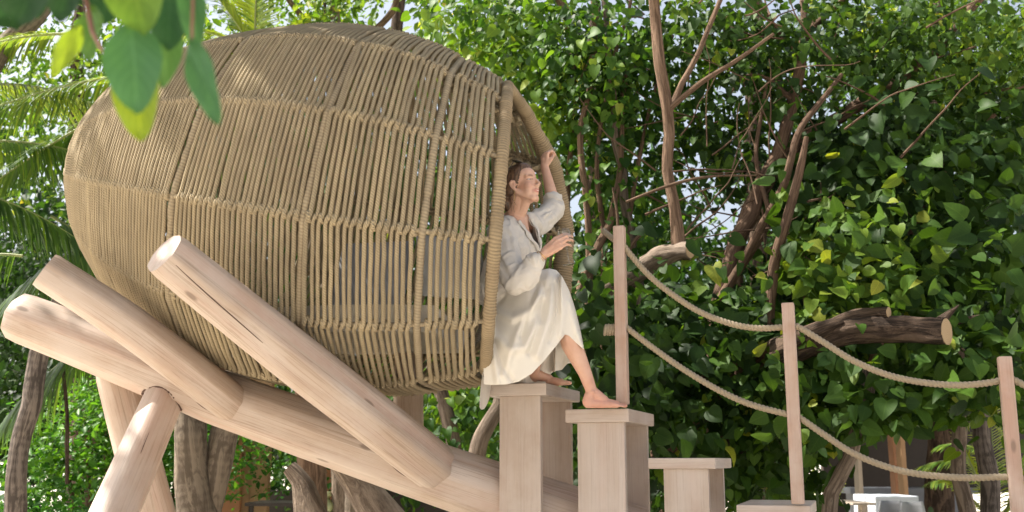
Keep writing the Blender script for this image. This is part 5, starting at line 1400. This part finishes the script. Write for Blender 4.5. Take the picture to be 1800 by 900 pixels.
# open neck: cut a V from the throat
bm = bmesh.new(); bm.from_mesh(bme2)
kill = []
for f in bm.faces:
    c = np.array(f.calc_center_median()); r = c - neck; u = r @ tx; zz = r @ tz; ff = r @ tf
    wdt = .066 + zz * .33 if zz < 0 else .075
    if ff > -.005 and zz > -.20 and abs(u) < wdt: kill.append(f)
    elif zz > -.012 and abs(u) < .07 and ff > -.075: kill.append(f)
bmesh.ops.delete(bm, geom=kill, context='FACES'); bm.to_mesh(bme2); bm.free()
blouse = world_obj("blouse", bme2, M_BLOUSE, woman)
md = blouse.modifiers.new("thick", 'SOLIDIFY'); md.thickness = .004; md.offset = 0
def strip(name, rows, mat, parent, th=.004, smooth_it=True):
    rows = np.array(rows); n, m = rows.shape[:2]; V = rows.reshape(-1, 3)
    Q = [(i * m + j, i * m + j + 1, (i + 1) * m + j + 1, (i + 1) * m + j) for i in range(n - 1) for j in range(m - 1)]
    o = world_obj(name, mesh_np(name, V, [Q]), mat, parent); md = o.modifiers.new("thick", 'SOLIDIFY'); md.thickness = th; md.offset = 0
    sb = o.modifiers.new("sub", 'SUBSURF'); sb.levels = sb.render_levels = 1; return o
for s_ in (1, -1):   # collar and front facing along the opening
    rows = []
    for t in np.linspace(0, 1, 22):
        zz = -.015 - .19 * t; u0 = (.066 + zz * .33) - .004
        wdt = .010 + .034 * math.sin(math.pi * min(1, .35 + .65 * t)) ** .8 * (1 if t < .55 else .45 + .55 * (1 - t))
        rows.append([SB(s_ * (u0 + wdt * q), zz - .012 * q * (1 - t) + .006 * q * math.sin(20 * t), .005 + .010 * math.sin(math.pi * (q * .8 + .1)) + .003 * math.sin(17 * t + 3 * q)) for q in (0, .25, .5, .75, 1)])
    strip("collar", rows, M_BLOUSE, woman, .004)
rows = []   # collar standing round the back of the neck
for q in np.linspace(-1, 1, 21):
    an = math.pi * (.5 + .62 * q); c = neck + tz * .0 - tf * .012
    rows.append([c + (.078 + .010 * k) * (math.cos(an - math.pi / 2 + math.pi) * tf * .85 + math.sin(an - math.pi / 2) * tx) + tz * (.012 + .020 * (1 - abs(q)) - .022 * k) for k in (0, .5, 1, 1.6)])
strip("collar", rows, M_BLOUSE, woman, .004)
# turned cuffs
for (c0, c1, r0, nm) in ((P_(elR, wrR, .56), P_(elR, wrR, .72), .050, "cuff"), (P_(elL, wrL, .08), P_(elL, wrL, .26), .056, "cuff")):
    d = nrmz(c1 - c0); x_ = nrmz(np.cross(d, v3(0, 1, 0))); y_ = np.cross(d, x_); rows = []
    for t in np.linspace(0, 1, 6):
        rows.append([c0 * (1 - t) + c1 * t + (r0 * (1 + .08 * math.sin(3 * q + 5 * t) + .05 * math.sin(7 * q)) * (1 - .05 * t)) * (math.cos(q) * x_ + math.sin(q) * y_) + d * .006 * math.sin(2 * q) for q in np.linspace(0, 2 * math.pi, 25)])
    strip(nm, rows, M_BLOUSE, woman, .006)

# ---- skirt: a draped tent over both knees, open in a slit at the near shin
def pl(x, pts): return float(np.interp(x, [p[0] for p in pts], [p[1] for p in pts]))
NU, NV = 96, 46
hem_u = [(850, 676), (870, 677), (890, 676), (912, 671), (935, 657), (958, 633), (978, 608), (993, 588), (1000, 590), (1012, 602), (1026, 614)]
top_u = [(850, 545), (862, 500), (880, 492), (905, 486), (930, 480), (950, 475), (966, 472), (978, 475), (988, 486), (1000, 510), (1010, 540), (1018, 572), (1026, 612)]
folds = [  # (polyline px, amplitude m, width px)
    ([(965, 485), (935, 540), (905, 600), (885, 660)], .018, 7), ([(975, 490), (965, 560), (945, 625)], .020, 7), ([(985, 500), (990, 550), (985, 590)], .014, 6),
    ([(868, 545), (900, 560), (925, 550), (950, 520)], .020, 7), ([(862, 580), (895, 615), (925, 610), (945, 570)], .018, 8), ([(862, 560), (868, 620), (875, 672)], .016, 5),
    ([(945, 500), (928, 550), (915, 590)], -.016, 5), ([(860, 520), (890, 515), (930, 495)], .014, 5), ([(955, 500), (950, 560), (930, 620)], -.014, 5), ([(866, 600), (885, 645), (900, 668)], -.012, 5),
    ([(1000, 530), (1012, 575), (1022, 608)], .010, 5), ([(975, 500), (978, 550), (965, 600)], -.012, 4), ([(900, 500), (880, 530), (862, 545)], -.012, 4)]
def fold(u, v):
    s = 0
    for pts, am, wd in folds:
        best = 1e9
        for (x0, y0), (x1, y1) in zip(pts, pts[1:]):
            dx, dy = x1 - x0, y1 - y0; t = max(0, min(1, ((u - x0) * dx + (v - y0) * dy) / (dx * dx + dy * dy)))
            best = min(best, math.hypot(u - x0 - t * dx, v - y0 - t * dy))
        s += am * math.exp(-(best / wd) ** 2)
    return s
rows = []
for i in range(NU + 1):          # near face, left to right
    s = i / NU; row = []
    for j in range(NV + 1):
        t = j / NV
        uh = 850 + 176 * s
        # columns lean: the waist is narrower than the hem on the left
        ytop = pl(uh, top_u); yh = max(pl(uh, hem_u), ytop + 2)
        v = ytop + (yh - ytop) * t
        u = uh
        # depth: over the thighs it comes forward over the near knee, falls plumb below
        D = 5.38 - .13 * math.sin(math.pi * min(1, max(0, (u - 850) / 176))) ** 1.0 * (1 - .35 * t) + .16 * (1 - t) ** 3 * (1 if u < 985 else .4)
        D += .02 * t
        D -= fold(u, v) * 1.3
        row.append(at(u, v, D))
    rows.append(row)
near_rows = rows
# lap and far side: carry the top edge back over both legs and down behind
far_rows = []
for i in range(NU + 1):
    s = i / NU; uh = 850 + 176 * s; topp = near_rows[i][0]; row = []
    ytop = pl(uh, top_u)
    for j in range(1, 31):
        t = j / 30
        if t < .4:
            q = t / .4
            p = topp + v3(0, .40 * q, .018 * math.sin(math.pi * q) * (1 if uh < 1000 else .3))
        else:
            q = (t - .4) / .6
            drop = (pl(uh, [(850, 150), (930, 185), (965, 190), (1000, 120), (1026, 20)])) * 5.8 / F_PX
            p = topp + v3(-.02 * q, .40 + .03 * math.sin(6 * s + 3 * q) + .02 * math.sin(25 * s) * q, -drop * q)
        row.append(p)
    far_rows.append(row)
allr = [list(reversed(f)) + n_ for f, n_ in zip(far_rows, near_rows)]
sk = strip("skirt", allr, M_SKIRT, woman, .004)
# left closing panel: cloth that falls behind the tread and down its side
rows = []
for i, s in enumerate(np.linspace(0, 1, 10)):
    row = []
    for t in np.linspace(0, 1, 22):
        u = 851 + 12 * s - 4 * t + 4 * math.sin(5 * t + 4 * s); v = 560 + (158 - 6 * s * s * 4) * t + 4 * math.sin(6 * s)
        row.append(at(u, v, 5.42 + .30 * s + .02 * math.sin(9 * s)))
    rows.append(row)
strip("skirt_side", rows, M_SKIRT, woman, .004)
# tucked waist folds of the blouse over the lap
settle(woman)

# ---- wine glass in the near hand
axg = nrmz(at(990, 398, 5.235) - at(1001, 464, 5.235)); bx = nrmz(np.cross(axg, v3(0, 1, 0))); by = np.cross(axg, bx); g0 = at(1001, 465, 5.235)
prof = [(.0, 0), (.034, .0), (.034, .0015), (.012, .004), (.0042, .010), (.0036, .05), (.0036, .088), (.006, .094), (.020, .104), (.032, .122), (.036, .145), (.034, .170), (.030, .186)]
m_ = 28; qa = np.linspace(0, 2 * np.pi, m_, endpoint=False); Vg = np.array([g0 + axg * h_ + r_ * (math.cos(q) * bx + math.sin(q) * by) for r_, h_ in prof for q in qa])
n_ = len(prof); i_ = np.repeat(np.arange(n_ - 1), m_); j_ = np.tile(np.arange(m_), n_ - 1); j2_ = (j_ + 1) % m_
a = Acc(); a.quads(Vg, np.stack([i_ * m_ + j_, i_ * m_ + j2_, (i_ + 1) * m_ + j2_, (i_ + 1) * m_ + j_], 1))
tag(a.obj("wine_glass", M_GLASS), "clear stemmed wine glass tilted in the woman's near hand", "glass")
